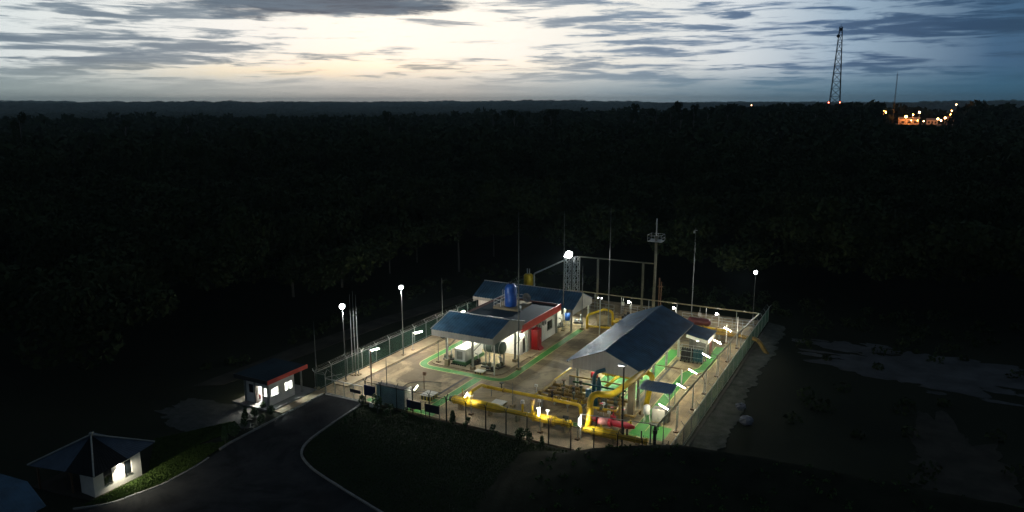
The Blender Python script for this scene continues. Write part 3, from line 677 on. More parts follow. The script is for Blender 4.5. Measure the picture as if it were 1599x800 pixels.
MB().tube([(-48.8, 97.1, 4.5), (-48.8, 97.05, 5.3)], .05, 6).build('mast', galv, g); MB().tube([(-48.8, 96.9, 5.0), (-48.8, 96.35, 5.3)], .025, 5).build('feed_arm', galv, g)
MB().box(-48.3, -48.1, 93.6, 93.8, 4.1, 4.9).build('bracket', white_m, g)

# ---------------------------------------------------------------- carport
g = thing('equipment_carport', 'open carport with ribbed blue gable roof over white generator container', 'carport', (-48.6, 82.5, 0))
X0, X1 = -53.3, -44.0; YF, YR, YB, ZE, ZR = 78.1, 82.6, 86.75, 4.95, 6.2
MB().ribbed((X0, YF - .15, ZE - .02), (X1, YF - .15, ZE - .02), (X1, YR, ZR), (X0, YR, ZR)).ribbed((X0, YB, ZE), (X1, YB, ZE), (X1, YR, ZR), (X0, YR, ZR)).build('roof', roof_b, g)
MB().tube([(X0, YR, ZR + .05), (X1, YR, ZR + .05)], .09, 6).tube([(X0 - .03, YF - .15, ZE + .03), (X0 - .03, YR, ZR + .05)], .05, 5).tube([(X1 + .03, YF - .15, ZE + .03), (X1 + .03, YR, ZR + .05), (X1 + .03, YB, ZE + .03)], .05, 5).build('ridge_cap', clad, g)
MB().ribbed((X0, YF, 4.05), (X1, YF, 4.05), (X1, YF, ZE - .03), (X0, YF, ZE - .03), .25, .03, .03, (0, -1, 0)).build('front_cladding', clad, g)
for sx, xx in ((-1, X0 + .06), (1, X1 - .06)):
    m = MB(); n = 32
    for i in range(n):
        y0, y1 = YF + .05 + (YB - YF - .1) * i / n, YF + .05 + (YB - YF - .1) * (i + 1) / n
        zt = lambda y: (ZE + (ZR - ZE) * ((y - YF) / (YR - YF) if y < YR else (YB - y) / (YB - YR))) - .06
        d = .03 if i % 2 else 0
        m.add([(xx - .02, y0, 4.05), (xx + d, y0, 4.05), (xx + d, y1, 4.05), (xx - .02, y1, 4.05), (xx - .02, y0, zt(y0)), (xx + d, y0, zt(y0)), (xx + d, y1, zt(y1)), (xx - .02, y1, zt(y1))], [(0, 3, 2, 1), (4, 5, 6, 7), (0, 1, 5, 4), (1, 2, 6, 5), (2, 3, 7, 6), (3, 0, 4, 7)])
    m.build('gable_cladding', clad, g)
for x, y, r_ in ((-51.2, 78.5, 1), (-47.4, 78.7, 0), (-43.95, 83.9, 0), (-51.2, 84.6, 1)):
    c = MB().box(x - .12, x + .12, y - .12, y + .12, .12, 4.05).build('column', grey_m, g); MB().box(x - .28, x + .28, y - .28, y + .28, .1, 1.0 if r_ else .5).build('pedestal', pad_m, c)
    MB().tube([(x + .1, y, 2.6), (x + 1.4, y, 4.0)], .05, 6).build('knee_brace', grey_m, c)
MB().tube([(-43.95, 78.2, .1), (-43.95, 78.2, 4.05)], .085, 8).build('drain_pipe', white_m, g)
carport_e = emis('lit_carport_batten', (1, .98, .78), 620)
def batten(x, y, z, par, ln=1.2, ax='x', em=None, nm='batten_lamp'):
    b = MB().box(x - (ln / 2 if ax == 'x' else .08), x + (ln / 2 if ax == 'x' else .08), y - (.08 if ax == 'x' else ln / 2), y + (.08 if ax == 'x' else ln / 2), z, z + .06).build(nm, white_m, par)
    a, c = ((x - ln / 2 + .03, y, z - .05), (x + ln / 2 - .03, y, z - .05)) if ax == 'x' else ((x, y - ln / 2 + .03, z - .05), (x, y + ln / 2 - .03, z - .05))
    MB().tube([a, c], .04, 6).build('tube', em or under_e, b)
batten(-49.6, 81.0, 3.9, g, em=carport_e); batten(-46.6, 84.6, 3.9, g, em=carport_e); batten(-50.0, 85.4, 3.6, g, em=carport_e)
# generator container
g = thing('generator_container', 'white canopied generator on a green base under the carport', 'generator', (-49.9, 81.6, .12))
MB().box(-50.7, -49.1, 79.6, 84.0, .55, 2.15).build('canopy', white_m, g)
MB().box(-50.78, -49.02, 79.52, 84.08, 2.15, 2.24).build('lid', white_m, g)
MB().box(-50.9, -48.9, 79.3, 84.3, .12, .54).build('base', mat('green_base_paint', (.06, .16, .06), .6, .3, 3), g)
for i in range(4): MB().box(-49.1, -49.06, 79.8 + i * 1.03, 80.7 + i * 1.03, .75, 2.0).build('door', white_m, g)
MB().box(-50.4, -49.5, 79.56, 79.6, .8, 1.9).build('air_vent', grey_m, g)
for i in range(7): MB().cbox((-50.9 + .34 * i, 79.2, .2), (.16, .16, .16)).build('foot', black_m, g)
# horizontal tank
g = thing('storage_vessel', 'grey green horizontal cylinder on legs under the carport gable', 'vessel', (-46.2, 82.2, .12))
MB().tube([(-47.7, 82.4, 2.3), (-47.5, 82.4, 2.3), (-44.9, 82.4, 2.3), (-44.7, 82.4, 2.3)], [.55, .85, .85, .55], 18).build('shell', mat('grey_green_paint', (.10, .14, .12), .4, .2, 2), g, True)
for x in (-47.2, -46.2, -45.2): MB().tube([(x, 82.4, 2.3), (x + .06, 82.4, 2.3)], .88, 18).build('band', white_m, g)
for x in (-47.3, -45.1):
    for y in (81.9, 82.9): MB().box(x - .07, x + .07, y - .07, y + .07, .12, 1.7).build('leg', grey_m, g)
MB().tube([(-46.2, 82.4, 3.1), (-46.2, 82.4, 3.5), (-45.6, 82.4, 3.5)], .06, 6).build('vent', galv, g)
def pumpset(label, x, y, rz=0, m1=None, z=.12, s=1.):
    g = thing('pump_set', label, 'pump', (x, y, z), 'pump sets around the carport'); c, sn = math.cos(rz), math.sin(rz)
    P = lambda a, b, h: (x + s * (c * a - sn * b), y + s * (sn * a + c * b), z + h * s)
    MB().cbox(P(0, 0, .08), (1.5 * s, .6 * s, .14 * s), rz).build('skid', dark_m, g)
    MB().tube([P(-.6, 0, .45), P(-.1, 0, .45)], .24 * s, 10).build('motor', m1 or olive, g); MB().tube([P(-.1, 0, .45), P(.2, 0, .45)], .08 * s, 8).build('coupling', rust, g)
    MB().tube([P(.2, 0, .45), P(.5, 0, .45)], .3 * s, 10).build('casing', m1 or olive, g); MB().bend([P(.35, 0, .7), P(.35, 0, 1.25), P(.35, .6, 1.25)], .08 * s, .2, 8).build('discharge_pipe', galv, g)
pumpset('small pump set beside the left carport column', -52.3, 80.6, .4); pumpset('pump set under the grey green cylinder', -46.2, 80.3, .1)
pumpset('pump set by the right rear carport column', -44.6, 81.0, 1.4); pumpset('dark pump set between the generator and the cylinder', -48.0, 80.6, 1.2, dark_m); pumpset('unidentified dark equipment built as a pump set on the left footway by the fence', -57.9, 88.5, 1.2, dark_m, .13)  # the footway set stands for dark equipment of unknown kind
pumpset('low dark pump set just outside the cylinder on the apron', -45.2, 79.3, .2, dark_m, s=.8)
def cover(label, x0, x1, y0, y1, h, striped=False):
    g = thing('valve_pit', label, 'valve pit', ((x0 + x1) / 2, (y0 + y1) / 2, 0))
    MB().box(x0, x1, y0, y1, h - .08, h).build('cover_slab', mat('pale_cover_concrete', (.62, .62, .55), .8, .15, 2), g); MB().box(x0 + .06, x1 - .06, y0 + .06, y1 - .06, 0, h - .08).build('chamber', mat('yellow_hazard_paint', (.45, .36, .05), .7, .2, 3), g)
    m = MB(); k = 3
    for i in range(k):
        x = x0 + .1 + (x1 - x0 - .2) * (i + .1) / k; m.box(x, x + (x1 - x0) * .16, y0 + .052, y0 + .0595, .02, h - .1)
        y = y0 + .1 + (y1 - y0 - .2) * (i + .1) / k; m.box(x1 - .0595, x1 - .052, y, y + (y1 - y0) * .16, .02, h - .1)
    m.build('hazard_patches', black_m, g)
cover('low white topped valve pit with black and yellow sides near the gate', -47.9, -46.4, 67.5, 69.1, .6)
cover('small flat concrete cover on the carport island edge', -46.7, -45.4, 77.75, 78.7, .35)
cover('flat grey cover between the two yellow pipes', -39.8, -38.3, 69.9, 71.2, .3)
# ---------------------------------------------------------------- rear building
g = thing('rear_building', 'long rear building with a dark blue gable roof behind the water tank', 'building', (-50.8, 103, 0))
X0, X1, YF, YR, YB, ZE, ZR = -59.5, -42.1, 98.95, 102.8, 106.8, 3.75, 5.5
MB().ribbed((X0, YF, ZE), (X1, YF, ZE), (X1, YR, ZR), (X0, YR, ZR)).ribbed((X0, YB, ZE), (X1, YB, ZE), (X1, YR, ZR), (X0, YR, ZR)).build('roof', roof_b, g)
MB().tube([(X0, YR, ZR + .04), (X1, YR, ZR + .04)], .08, 6).build('ridge_cap', clad, g)
MB().ribbed((X0, YF + .08, 3.25), (-54.6, YF + .08, 3.25), (-54.6, YF + .08, ZE - .06), (X0, YF + .08, ZE - .06), .25, .03, .03, (0, -1, 0)).build('front_cladding', clad, g)
m = MB()
for xx in (X1 - .1, X0 + .1):
    m = MB(); m.add([(xx, YF + .15, 2.9), (xx, YB - .15, 2.9), (xx, YB - .15, ZE), (xx, YR, ZR - .08), (xx, YF + .15, ZE), (xx - .06, YF + .15, 2.9), (xx - .06, YB - .15, 2.9), (xx - .06, YB - .15, ZE), (xx - .06, YR, ZR - .08), (xx - .06, YF + .15, ZE)], [(0, 1, 2, 3, 4), (9, 8, 7, 6, 5), (0, 5, 6, 1), (1, 6, 7, 2), (2, 7, 8, 3), (3, 8, 9, 4), (4, 9, 5, 0)]); m.build('gable_cladding', clad, g)
m = MB().wall('y', -46.4, .2, 100, 106, 0, 3.3, [(101, 102, .1, 2.2)]); m.wall('x', 105.9, .2, -58.6, -46.5, 0, 3.6); m.wall('y', -58.7, .2, 99.6, 106, 0, 3.6); m.wall('x', 99.9, .2, -58.6, -46.5, 0, 3.5); m.build('wall', white_w, g)
MB().box(-46.34, -46.3, 101, 102, .1, 2.2).build('door', grey_m, g); MB().box(-46.29, -46.25, 104, 104.9, 1.2, 2.3).build('window', glass_d, g)
for x, y in ((-42.6, 99.5), (-42.6, 106.2), (-46.1, 99.5)): MB().box(x - .1, x + .1, y - .1, y + .1, 0, 3.7).build('column', grey_m, g)
batten(-44.4, 101.6, 3.2, g, 1.2, 'y'); batten(-44.4, 104.4, 3.2, g, 1.2, 'y')
g = thing('dosing_tank', 'small blue tank on a stand under the lit rear shelter', 'tank', (-44.6, 103.0, 0))
MB().tube([(-44.6, 102.6, .9), (-44.6, 102.6, 2.0)], .42, 14).build('shell', blue_t, g, True)
for a in range(4): MB().tube([(-44.6 + .35 * math.cos(a * PI / 2 + .8), 102.6 + .35 * math.sin(a * PI / 2 + .8), 0), (-44.6 + .35 * math.cos(a * PI / 2 + .8), 102.6 + .35 * math.sin(a * PI / 2 + .8), .9)], .04, 5).build('leg', galv, g)
pumpset('pump set on the lit floor of the rear shelter', -43.6, 104.6, .3, galv, 0); pumpset('pump set beside the small blue dosing tank', -45.3, 101.2, 1.0, galv, 0)
# ---------------------------------------------------------------- metering shed
g = thing('metering_shed', 'large open shed with a dark blue gable roof over green painted floor', 'shed', (-28.9, 88.4, 0))
X0, X1, XR, YF, YB, ZE, ZR = -33.75, -24.25, -28.9, 77.4, 99.7, 4.0, 6.0
def zroof(x): return ZE + (ZR - ZE) * ((x - X0) / (XR - X0) if x < XR else (X1 - x) / (X1 - XR))
MB().ribbed((X0, YF, ZE), (X0, YB, ZE), (XR, YB, ZR), (XR, YF, ZR), .5, .04).ribbed((X1, YF, ZE), (X1, YB, ZE), (XR, YB, ZR), (XR, YF, ZR), .5, .04).build('roof', roof_b, g)
MB().tube([(XR, YF, ZR + .03), (XR, YB, ZR + .03)], .07, 6).build('ridge_cap', roof_b, g)
n = 36; xa, xb = X0 + .75, X1 - .1
for yy in (YF + .25, YB - .25):
    m = MB()
    for i in range(n):
        x0, x1 = xa + (xb - xa) * i / n, xa + (xb - xa) * (i + 1) / n; d = .03 if i % 2 else 0; zt = lambda x: zroof(x) - .07
        m.add([(x0, yy - d, 3.2), (x1, yy - d, 3.2), (x1, yy + .03, 3.2), (x0, yy + .03, 3.2), (x0, yy - d, zt(x0)), (x1, yy - d, zt(x1)), (x1, yy + .03, zt(x1)), (x0, yy + .03, zt(x0))], [(0, 3, 2, 1), (4, 5, 6, 7), (0, 1, 5, 4), (1, 2, 6, 5), (2, 3, 7, 6), (3, 0, 4, 7)])
    m.build('gable_cladding', clad, g)
for y in (79.2, 84.9, 90.6, 96.3):
    for x in (-32.95, -25.35): MB().box(x - .13, x + .13, y - .13, y + .13, 0, 4.02 if x > -30 else 4.02).build('column', grey_m, g)
    MB().tube([(-32.95, y, 4.0), (XR, y, 5.72), (-25.35, y, 4.1)], .09, 6).build('rafter', grey_m, g)
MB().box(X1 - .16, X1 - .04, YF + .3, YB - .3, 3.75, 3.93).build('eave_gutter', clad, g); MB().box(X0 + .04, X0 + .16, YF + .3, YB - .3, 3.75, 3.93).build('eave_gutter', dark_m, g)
for y in (80.6, 84.6, 88.6, 92.6, 96.6):
    batten(-27.0, y, 3.7, g, 1.3, 'x'); batten(-31.0, y, 3.7, g, 1.3, 'x')
# lean-to and its contents
g = thing('lean_to', 'dark blue lean-to roof with white fascia at the shed rear corner', 'lean-to', (-22.9, 98, 0))
MB().ribbed((-21.3, 95.7, 3.15), (-21.2, 100.4, 3.15), (-24.45, 100.0, 3.75), (-24.4, 95.4, 3.75), .3, .02).build('roof', roof_b, g)
MB().slab([(-24.2, 95.75, 3.5), (-21.5, 95.95, 2.95), (-21.5, 96.0, 2.95), (-24.2, 95.8, 3.5)], .4).box(-21.42, -21.34, 95.95, 100.2, 2.45, 3.1).build('fascia', white_m, g)
MB().wall('y', -24.1, .14, 97.2, 100, 0, 3.0).wall('x', 97.9, .14, -24.0, -21.6, 0, 2.6).build('wall', mat('dim_grey_block', (.13, .13, .11), .8, .3, 2), g)
for x, y in ((-21.6, 96.2), (-21.6, 100.0)): MB().box(x - .07, x + .07, y - .07, y + .07, 0, 3.0).build('post', grey_m, g)
MB().box(-21.62, -21.56, 98.2, 99.3, .05, 2.1).build('door', mat('maroon_door_paint', (.16, .05, .05), .5, .2, 2), g)
batten(-22.8, 96.6, 2.6, g, .5, 'x', em=bulb_e)
g = thing('cylinder_rack', 'steel rack crowded with dark gas cylinders beneath the lean-to', 'rack', (-23.2, 95.6, 0))
MB().box(-24.8, -21.7, 94.9, 96.0, .05, .14).build('base', olive, g)
m = MB()
for z in (.7, 1.5, 2.0):
    m.tube([(-24.8, 94.9, z), (-21.7, 94.9, z), (-21.7, 96.0, z), (-24.8, 96.0, z), (-24.8, 94.9, z)], .025, 4)
for x in (-24.8, -23.25, -21.7):
    for y in (94.9, 96.0): m.tube([(x, y, .14), (x, y, 2.05)], .03, 4)
m.build('frame', galv, g)
for i in range(9):
    for j in range(2):
        x, y = -24.58 + i * .325, 95.2 + j * .45
        c = MB().tube([(x, y, .15), (x, y, 1.5), (x, y, 1.68), (x, y, 1.8)], [.13, .13, .07, .045], 8).build('cylinder', teal if i > 4 else black_m, g)
for i in range(6): MB().cbox((-24.6 + i * .56, 94.8, .1), (.18, .18, .18)).build('foot', black_m, g)
# small canopy by the right fence
g = thing('instrument_canopy', 'small flat pale blue canopy on slim posts by the right fence', 'canopy', (-22.5, 77.3, 0))
MB().ribbed((-24.4, 76.0, 2.75), (-20.6, 76.0, 2.75), (-20.6, 78.6, 2.95), (-24.4, 78.6, 2.95), .25, .025).build('roof', mat('light_blue_roofing', (.09, .16, .26), .45, .2, 1), g)
for x in (-24.2, -20.8):
    for y in (76.2, 78.4): MB().tube([(x, y, 0), (x, y, 2.72 if y < 77 else 2.88)], .05, 6).build('post', galv, g)
MB().tube([(-24.2, 76.2, 2.0), (-23.6, 76.2, 2.7)], .03, 5).tube([(-20.8, 76.2, 2.0), (-21.4, 76.2, 2.7)], .03, 5).build('brace', galv, g)
g = thing('filter_vessel', 'small white upright vessel on three legs near the right fence', 'vessel', (-22.5, 73.6, 0))
MB().tube([(-22.5, 73.6, .95), (-22.5, 73.6, 1.1), (-22.5, 73.6, 1.95), (-22.5, 73.6, 2.1)], [.2, .36, .36, .15], 14).build('shell', white_m, g, True)
for a in range(3): MB().tube([(-22.5 + .28 * math.cos(a * 2.1), 73.6 + .28 * math.sin(a * 2.1), 1.1), (-22.5 + .42 * math.cos(a * 2.1), 73.6 + .42 * math.sin(a * 2.1), 0)], .04, 5).build('leg', white_m, g)
g = thing('analyser_cabinet', 'beige box cabinet beside the small white vessel', 'cabinet', (-21.2, 74.2, 0))
MB().box(-22.0, -20.6, 73.8, 74.7, .25, 1.7).build('body', clad, g); MB().box(-20.6, -20.2, 73.9, 74.6, .3, 1.9).build('side_panel', dark_m, g); MB().box(-21.9, -21.35, 73.76, 73.8, .4, 1.6).box(-21.25, -20.7, 73.76, 73.8, .4, 1.6).build('door', clad, g); MB().box(-22, -20.6, 73.8, 74.7, 0, .2).build('plinth', pad_m, g)
g = thing('low_bench', 'low dark table in front of the beige cabinet', 'table', (-21.2, 72.6, 0)); MB().prism([(-21.8 + .7 * math.cos(a * PI / 8) + .6, 72.4 + .35 * math.sin(a * PI / 8)) for a in range(16)], .5, .6).build('top', dark_m, g)
for x in (-21.6, -20.8): MB().tube([(x, 72.4, 0), (x, 72.4, .5)], .05, 5).build('leg', dark_m, g)

# ---------------------------------------------------------------- pipework
def flange(par, c, r, ax, m=yel, w=.12, nm='flange'):
    d = Vector(ax).normalized() * w / 2; MB().tube([Vector(c) - d, Vector(c) + d], r, 16).build(nm, m, par)
def saddle(par, x, y, z, r): MB().box(x - .12, x + .12, y - r * .9, y + r * .9, .02, z - r * .55).build('saddle', pad_m, par)
g = thing('pig_launcher', 'thick yellow pipe barrel lying along the front fence, spotlit', 'pipeline', (-36, 67.4, 0))
Y, Z = 67.4, 1.0
MB().tube([(x, Y, Z) for x in (-43.3, -42.9, -41.6, -37.6, -36.4, -33.6, -32.9, -30.6, -30.2, -28.6)], [.30, .42, .5, .5, .27, .27, .48, .48, .33, .33], 20).build('barrel', yel, g, True)
for x, r in ((-43.0, .5), (-41.5, .56), (-33.0, .55), (-31.6, .52), (-30.6, .56), (-29.6, .45), (-28.9, .45)): flange(g, (x, Y, Z), r, (1, 0, 0), yel if x > -33.5 or x < -41 else yel_d)
for x in (-42.3, -38.4, -35, -31.9, -29.2): saddle(g, x, Y, Z, .4)
MB().tube([(-43.6, Y, Z), (-43.35, Y, Z)], .34, 14).build('closure', olive, g)
MB().tube([(-30.9, Y, Z - .1), (-30.72, Y, Z - .1)], .58, 16).build('clamp_ring', rust, g)
v = MB().tube([(-34.4, Y, Z + .2), (-34.4, Y, 2.4)], .12, 10).build('riser', yel, g); MB().tube([(-34.4, Y, 2.2), (-34.4, Y, 2.55)], .2, 10).build('riser_flange', white_m, v)
v = MB().tube([(-33.2, Y, Z + .3), (-33.2, Y, 2.9)], .14, 10).build('riser', yel, g); MB().tube([(-33.2, Y, 2.3), (-33.2, Y, 2.95)], .24, 10).build('riser_flange', yel_d, v)
for x in (-32.5, -31.4): MB().tube([(x, Y, 1.4), (x, Y, 2.0)], .09, 8).tube([(x - .2, Y, 2.0), (x + .2, Y, 2.0)], .12, 8).build('gauge', white_m, g)
MB().tube([(-42.0, Y, 1.5), (-42.0, Y, 2.5)], .06, 6).build('vent', yel_d, g)
MB().tube([(-29.3, Y, 1.3), (-29.3, Y, 1.6)], .1, 8).tube([(-29.6, Y - .02, 1.65), (-29.0, Y + .02, 1.65)], .17, 10).build('actuator', dark_m, g)
g = thing('bypass_pipe', 'thinner yellow pipe running level behind the thick barrel', 'pipe', (-36, 72.2, 0))
MB().bend([(-40.9, 67.4, 1.5), (-40.9, 67.4, 2.3), (-40.9, 69.8, 2.3), (-41.7, 72.2, 1.1), (-35.5, 72.25, 1.1), (-29.7, 72.3, 1.1), (-29.6, 72.3, .02)], .2, .45, 12).build('pipe_run', yel, g, True)
for x in (-41.0, -38.0, -34.4, -31.2): MB().tube([(x, 72.25, 0), (x, 72.25, .95)], .07, 6).build('support', grey_m, g)
flange(g, (-39.3, 72.22, 1.1), .3, (1, 0, 0), yel_d); flange(g, (-33.0, 72.26, 1.1), .3, (1, 0, 0), yel_d); flange(g, (-40.9, 67.4, 1.9), .3, (0, 0, 1), white_m)
MB().tube([(-39.6, 72.2, 1.2), (-39.6, 72.2, 1.9)], .08, 6).tube([(-39.6, 72.2, 1.9), (-39.6, 72.2, 1.98)], .28, 12).build('hand_wheel', olive, g)
g = thing('riser_pipe', 'yellow riser pipe bending up and over towards the shed gable', 'pipe', (-26.7, 67.6, 0))
MB().bend([(-26.8, 67.3, .5), (-27.0, 68.6, 4.35), (-24.9, 69.2, 4.3), (-24.6, 74.5, 4.15), (-24.55, 79.5, 3.7)], .34, 1.0, 14, 7).build('pipe_run', yel, g, True)
MB().bend([(-24.55, 79.3, 3.6), (-23.6, 79.0, 3.4), (-23.9, 77.7, .02)], .3, .6, 12).build('down_leg', yel, g, True)
for c, r in (((-26.93, 68.1, 2.9), .46), ((-26.88, 67.75, 1.8), .46)): flange(g, c, r, (-.05, .3, 1), yel)
MB().tube([(-24.85, 71.5, 0), (-24.85, 71.5, 4.0)], .1, 8).build('support', yel_d, g); MB().box(-25.15, -24.45, 74.9, 75.5, 0, 3.85).build('support', pad_m, g)
g = thing('receiver_pipe', 'yellow barrel with banded flanges below the red vessel at front right', 'pipeline', (-24, 67.2, 0))
Y = 67.2
MB().tube([(x, Y, .95) for x in (-27.4, -26.6, -26.2, -23.6, -23.2, -20.4)], [.3, .34, .48, .48, .3, .3], 18).build('barrel', yel, g, True)
for x, r in ((-26.2, .54), (-25.0, .53), (-24.2, .53), (-23.5, .54), (-21.6, .4), (-20.5, .4)): flange(g, (x, Y, .95), r, (1, 0, 0), yel)
for x in (-26.0, -23.9, -21.4): saddle(g, x, Y, .95, .4)
MB().tube([(-22.9, Y, 1.2), (-22.9, Y, 2.0)], .1, 8).tube([(-22.5, Y, 1.2), (-22.5, Y, 1.9)], .1, 8).tube([(-21.0, Y, 1.2), (-21.0, Y, 2.0)], .07, 8).build('stub_valves', dark_m, g)
g = thing('red_vessel', 'red and pink horizontal vessel above the yellow barrel at front right', 'vessel', (-24.8, 68.6, 0))
MB().tube([(x, 68.6, 1.55) for x in (-27.0, -26.3, -26.1, -24.9, -24.7, -22.9, -22.2)], [.2, .27, .38, .38, .33, .33, .16], 18).build('shell', redv, g, True)
MB().tube([(-26.0, 68.6, 1.55), (-25.0, 68.6, 1.55)], .395, 18).build('pale_sleeve', mat('pink_primer', (.70, .33, .30), .5, .2, 3), g, True)
flange(g, (-24.75, 68.6, 1.55), .46, (1, 0, 0), redv); flange(g, (-26.2, 68.6, 1.55), .44, (1, 0, 0), dark_m)
MB().tube([(-24.5, 68.6, 1.9), (-24.5, 68.6, 2.6)], .1, 8).tube([(-24.75, 68.6, 2.2), (-24.25, 68.6, 2.2)], .16, 8).tube([(-24.5, 68.6, 2.6), (-24.5, 68.6, 3.0)], .03, 5).build('valve', redv, g)
for x in (-26.2, -23.6): MB().box(x - .1, x + .1, 68.3, 68.9, .02, 1.25).build('saddle', pad_m, g)
g = thing('steel_portal', 'pale steel goal post frame standing over the red vessel', 'frame', (-24.6, 67.9, 0))
MB().tube([(-27.3, 66.6, 2.75), (-20.2, 67.6, 2.75)], .05, 6).build('top_rail', galv, g)
for x, y, mm in ((-27.3, 66.6, white_m), (-23.0, 67.2, dark_m), (-20.2, 67.6, galv)): MB().tube([(x, y, 0), (x, y, 2.75)], .08, 6).build('upright', mm, g)
# metering skid in front of the shed
g = thing('metering_skid', 'crowded weathered yellow pipe and valve skid in front of the shed', 'pipe skid', (-31.5, 76, 0))
for i, y in enumerate((73.9, 75.0, 76.1, 77.2)):
    z = .75 + .1 * (i % 2); MB().tube([(-35.4, y, z), (-29.9, y, z)], .17 + .03 * (i % 2), 10).build('stream_pipe', yel_d if i else yel, g, True)
    for x in (-34.3, -33.1, -31.9, -30.6):
        fl = MB().tube([(x, y, z), (x + .12, y, z)], .34, 12).tube([(x + .26, y, z), (x + .38, y, z)], .34, 12).build('flange_pair', yel_d, g)
    xv = -33.9 + .9 * (i % 3); v = MB().tube([(xv, y, z + .1), (xv, y, z + .75)], .1, 8).tube([(xv - .2, y, z), (xv + .2, y, z)], .28, 10).build('valve', olive if i % 2 else dark_m, g); MB().tube([(xv, y, z + .75), (xv, y, z + .8)], .27, 12).build('hand_wheel', rust, v)
    xv = -31.2 - .5 * (i % 2); v = MB().tube([(xv, y, z + .1), (xv, y, z + .9)], .09, 8).tube([(xv - .16, y, z + .9), (xv + .16, y, z + .9)], .17, 8).build('valve', dark_m if i % 2 else olive, g)
MB().bend([(-35.7, 73.0, .9), (-35.7, 78.6, .9), (-35.55, 83.2, .9)], .1, .2, 8).build('inlet_header', yel, g)
MB().tube([(-35.4, 73.7, 1.0), (-35.4, 77.8, 1.0)], .22, 10).build('inlet_manifold', yel_d, g); MB().tube([(-29.8, 73.7, .95), (-29.8, 78.2, .95)], .24, 10).build('outlet_manifold', yel_d, g)
MB().tube([(-33.6, 78.2, 1.9), (-25.6, 78.3, 1.9)], .09, 8).build('cable_tray', yel_d, g)
MB().tube([(-33.0, 77.9, 1.35), (-26.4, 77.9, 1.35)], .12, 8).tube([(-31.0, 77.2, .9), (-26.4, 77.1, .9)], .15, 8).build('drain_header', mat('dark_green_pipe_paint', (.02, .09, .035), .5, .2, 3), g)
for x in (-35, -33.4, -31.8, -30.2):
    MB().box(x - .06, x + .06, 73.4, 77.7, .02, .14).box(x - .06, x + .06, 73.4, 73.52, .14, .6).box(x - .06, x + .06, 77.58, 77.7, .14, .6).build('skid_beam', grey_m, g)
MB().tube([(-28.8, 75.2, .8), (-25.6, 75.4, .8)], .2, 10).tube([(-28.8, 76.3, .8), (-25.6, 76.4, .8)], .16, 10).tube([(-28.2, 74.2, .75), (-25.8, 74.2, .75)], .16, 10).build('outlet_pipe', yel_d, g)
for x, y in ((-28.1, 75.2), (-27.0, 76.3), (-26.6, 75.3), (-27.4, 74.2)): MB().tube([(x, y, .9), (x, y, 1.6)], .09, 8).tube([(x - .2, y, .8), (x + .2, y, .8)], .3, 10).build('valve', olive, g)
g = thing('shutdown_valve', 'tall dark teal arched valve actuator standing before the shed gable', 'valve', (-29.3, 76, 0))
MB().bend([(-29.55, 75.9, .3), (-29.55, 75.9, 3.75), (-28.3, 76.1, 4.25)], .22, .8, 12).build('arch_pipe', teal, g, True)
MB().tube([(-28.95, 75.9, .5), (-28.95, 75.9, 2.7), (-28.95, 75.9, 3.3)], [.26, .26, .1], 12).build('actuator', teal, g)
MB().tube([(-29.8, 74.9, .2), (-29.8, 74.9, 2.0)], .34, 12).build('gas_pot', teal, g, True); MB().tube([(-29.0, 75.0, .2), (-29.0, 75.0, 1.6)], .3, 12).build('gas_pot', teal, g, True)
for z in (1.5, 2.2): MB().box(-29.85, -28.65, 75.6, 76.2, z, z + .14).build('yoke', teal, g)
g = thing('gas_header', 'bright yellow pipe header with a slanting branch inside the shed', 'pipe', (-28.6, 80.5, 0))
MB().tube([(-30.3, 80.6, 2.05), (-26.3, 80.6, 2.05)], .22, 12).build('header', yel, g, True); MB().tube([(-28.2, 80.5, 2.05), (-29.2, 78.6, 1.1)], .2, 12).build('branch', yel, g, True)
for x in (-29.8, -28.9, -27.6, -26.7): flange(g, (x, 80.6, 2.05), .31, (1, 0, 0))
for x in (-29.6, -26.8): MB().tube([(x, 80.6, 0), (x, 80.6, 1.85)], .07, 6).build('support', grey_m, g)
MB().tube([(-27.4, 78.9, 1.0), (-26.0, 79.6, 2.3)], .09, 8).build('white_line', white_m, g)
g = thing('red_drum', 'dark red drum on the tan floor just inside the shed', 'drum', (-31.6, 81.6, 0)); MB().tube([(-32.0, 81.2, 1.3), (-31.2, 81.4, 1.3)], .38, 14).build('body', red_c, g, True)
for x in (-31.9, -31.3): MB().box(x - .08, x + .08, 81.0, 81.6, 0, 1.0).build('stand', grey_m, g)
g = thing('instrument_stand', 'small white gauge stand behind the riser pipe', 'gauge', (-25.9, 71.2, 0), 'instrument stands among the pipes')
MB().tube([(-25.9, 71.2, 0), (-25.9, 71.2, 1.3)], .035, 6).build('post', white_m, g); MB().cbox((-25.9, 71.15, 1.45), (.35, .18, .3)).build('housing', white_m, g)
dup(g, (-33.9, 70.6, 0), 'small white gauge stand between the level yellow pipe and the thick barrel'); dup(g, (-27.3, 73.2, 0), 'small white gauge stand at the right edge of the pipe skid'); dup(g, (-36.2, 74.5, 0), 'small white gauge stand at the left edge of the pipe skid')
g = thing('branch_manifold', 'tangle of small yellow branch pipes under the bending riser', 'pipe', (-26, 72.5, 0))
MB().bend([(-28.2, 72.2, .02), (-28.2, 72.2, 1.2), (-25.6, 72.3, 1.2), (-25.6, 74.0, 1.2)], .11, .2, 8).build('upper_branch', yel, g); MB().bend([(-28.0, 73.1, .6), (-23.8, 73.1, .6), (-23.8, 75.4, .6), (-23.8, 75.4, .02)], .14, .25, 8).build('lower_branch', yel_d, g); MB().bend([(-26.4, 70.2, .02), (-26.4, 70.2, .9), (-23.6, 70.2, .9), (-23.6, 71.6, .9), (-23.6, 71.6, .02)], .1, .2, 8).build('front_branch', yel, g)
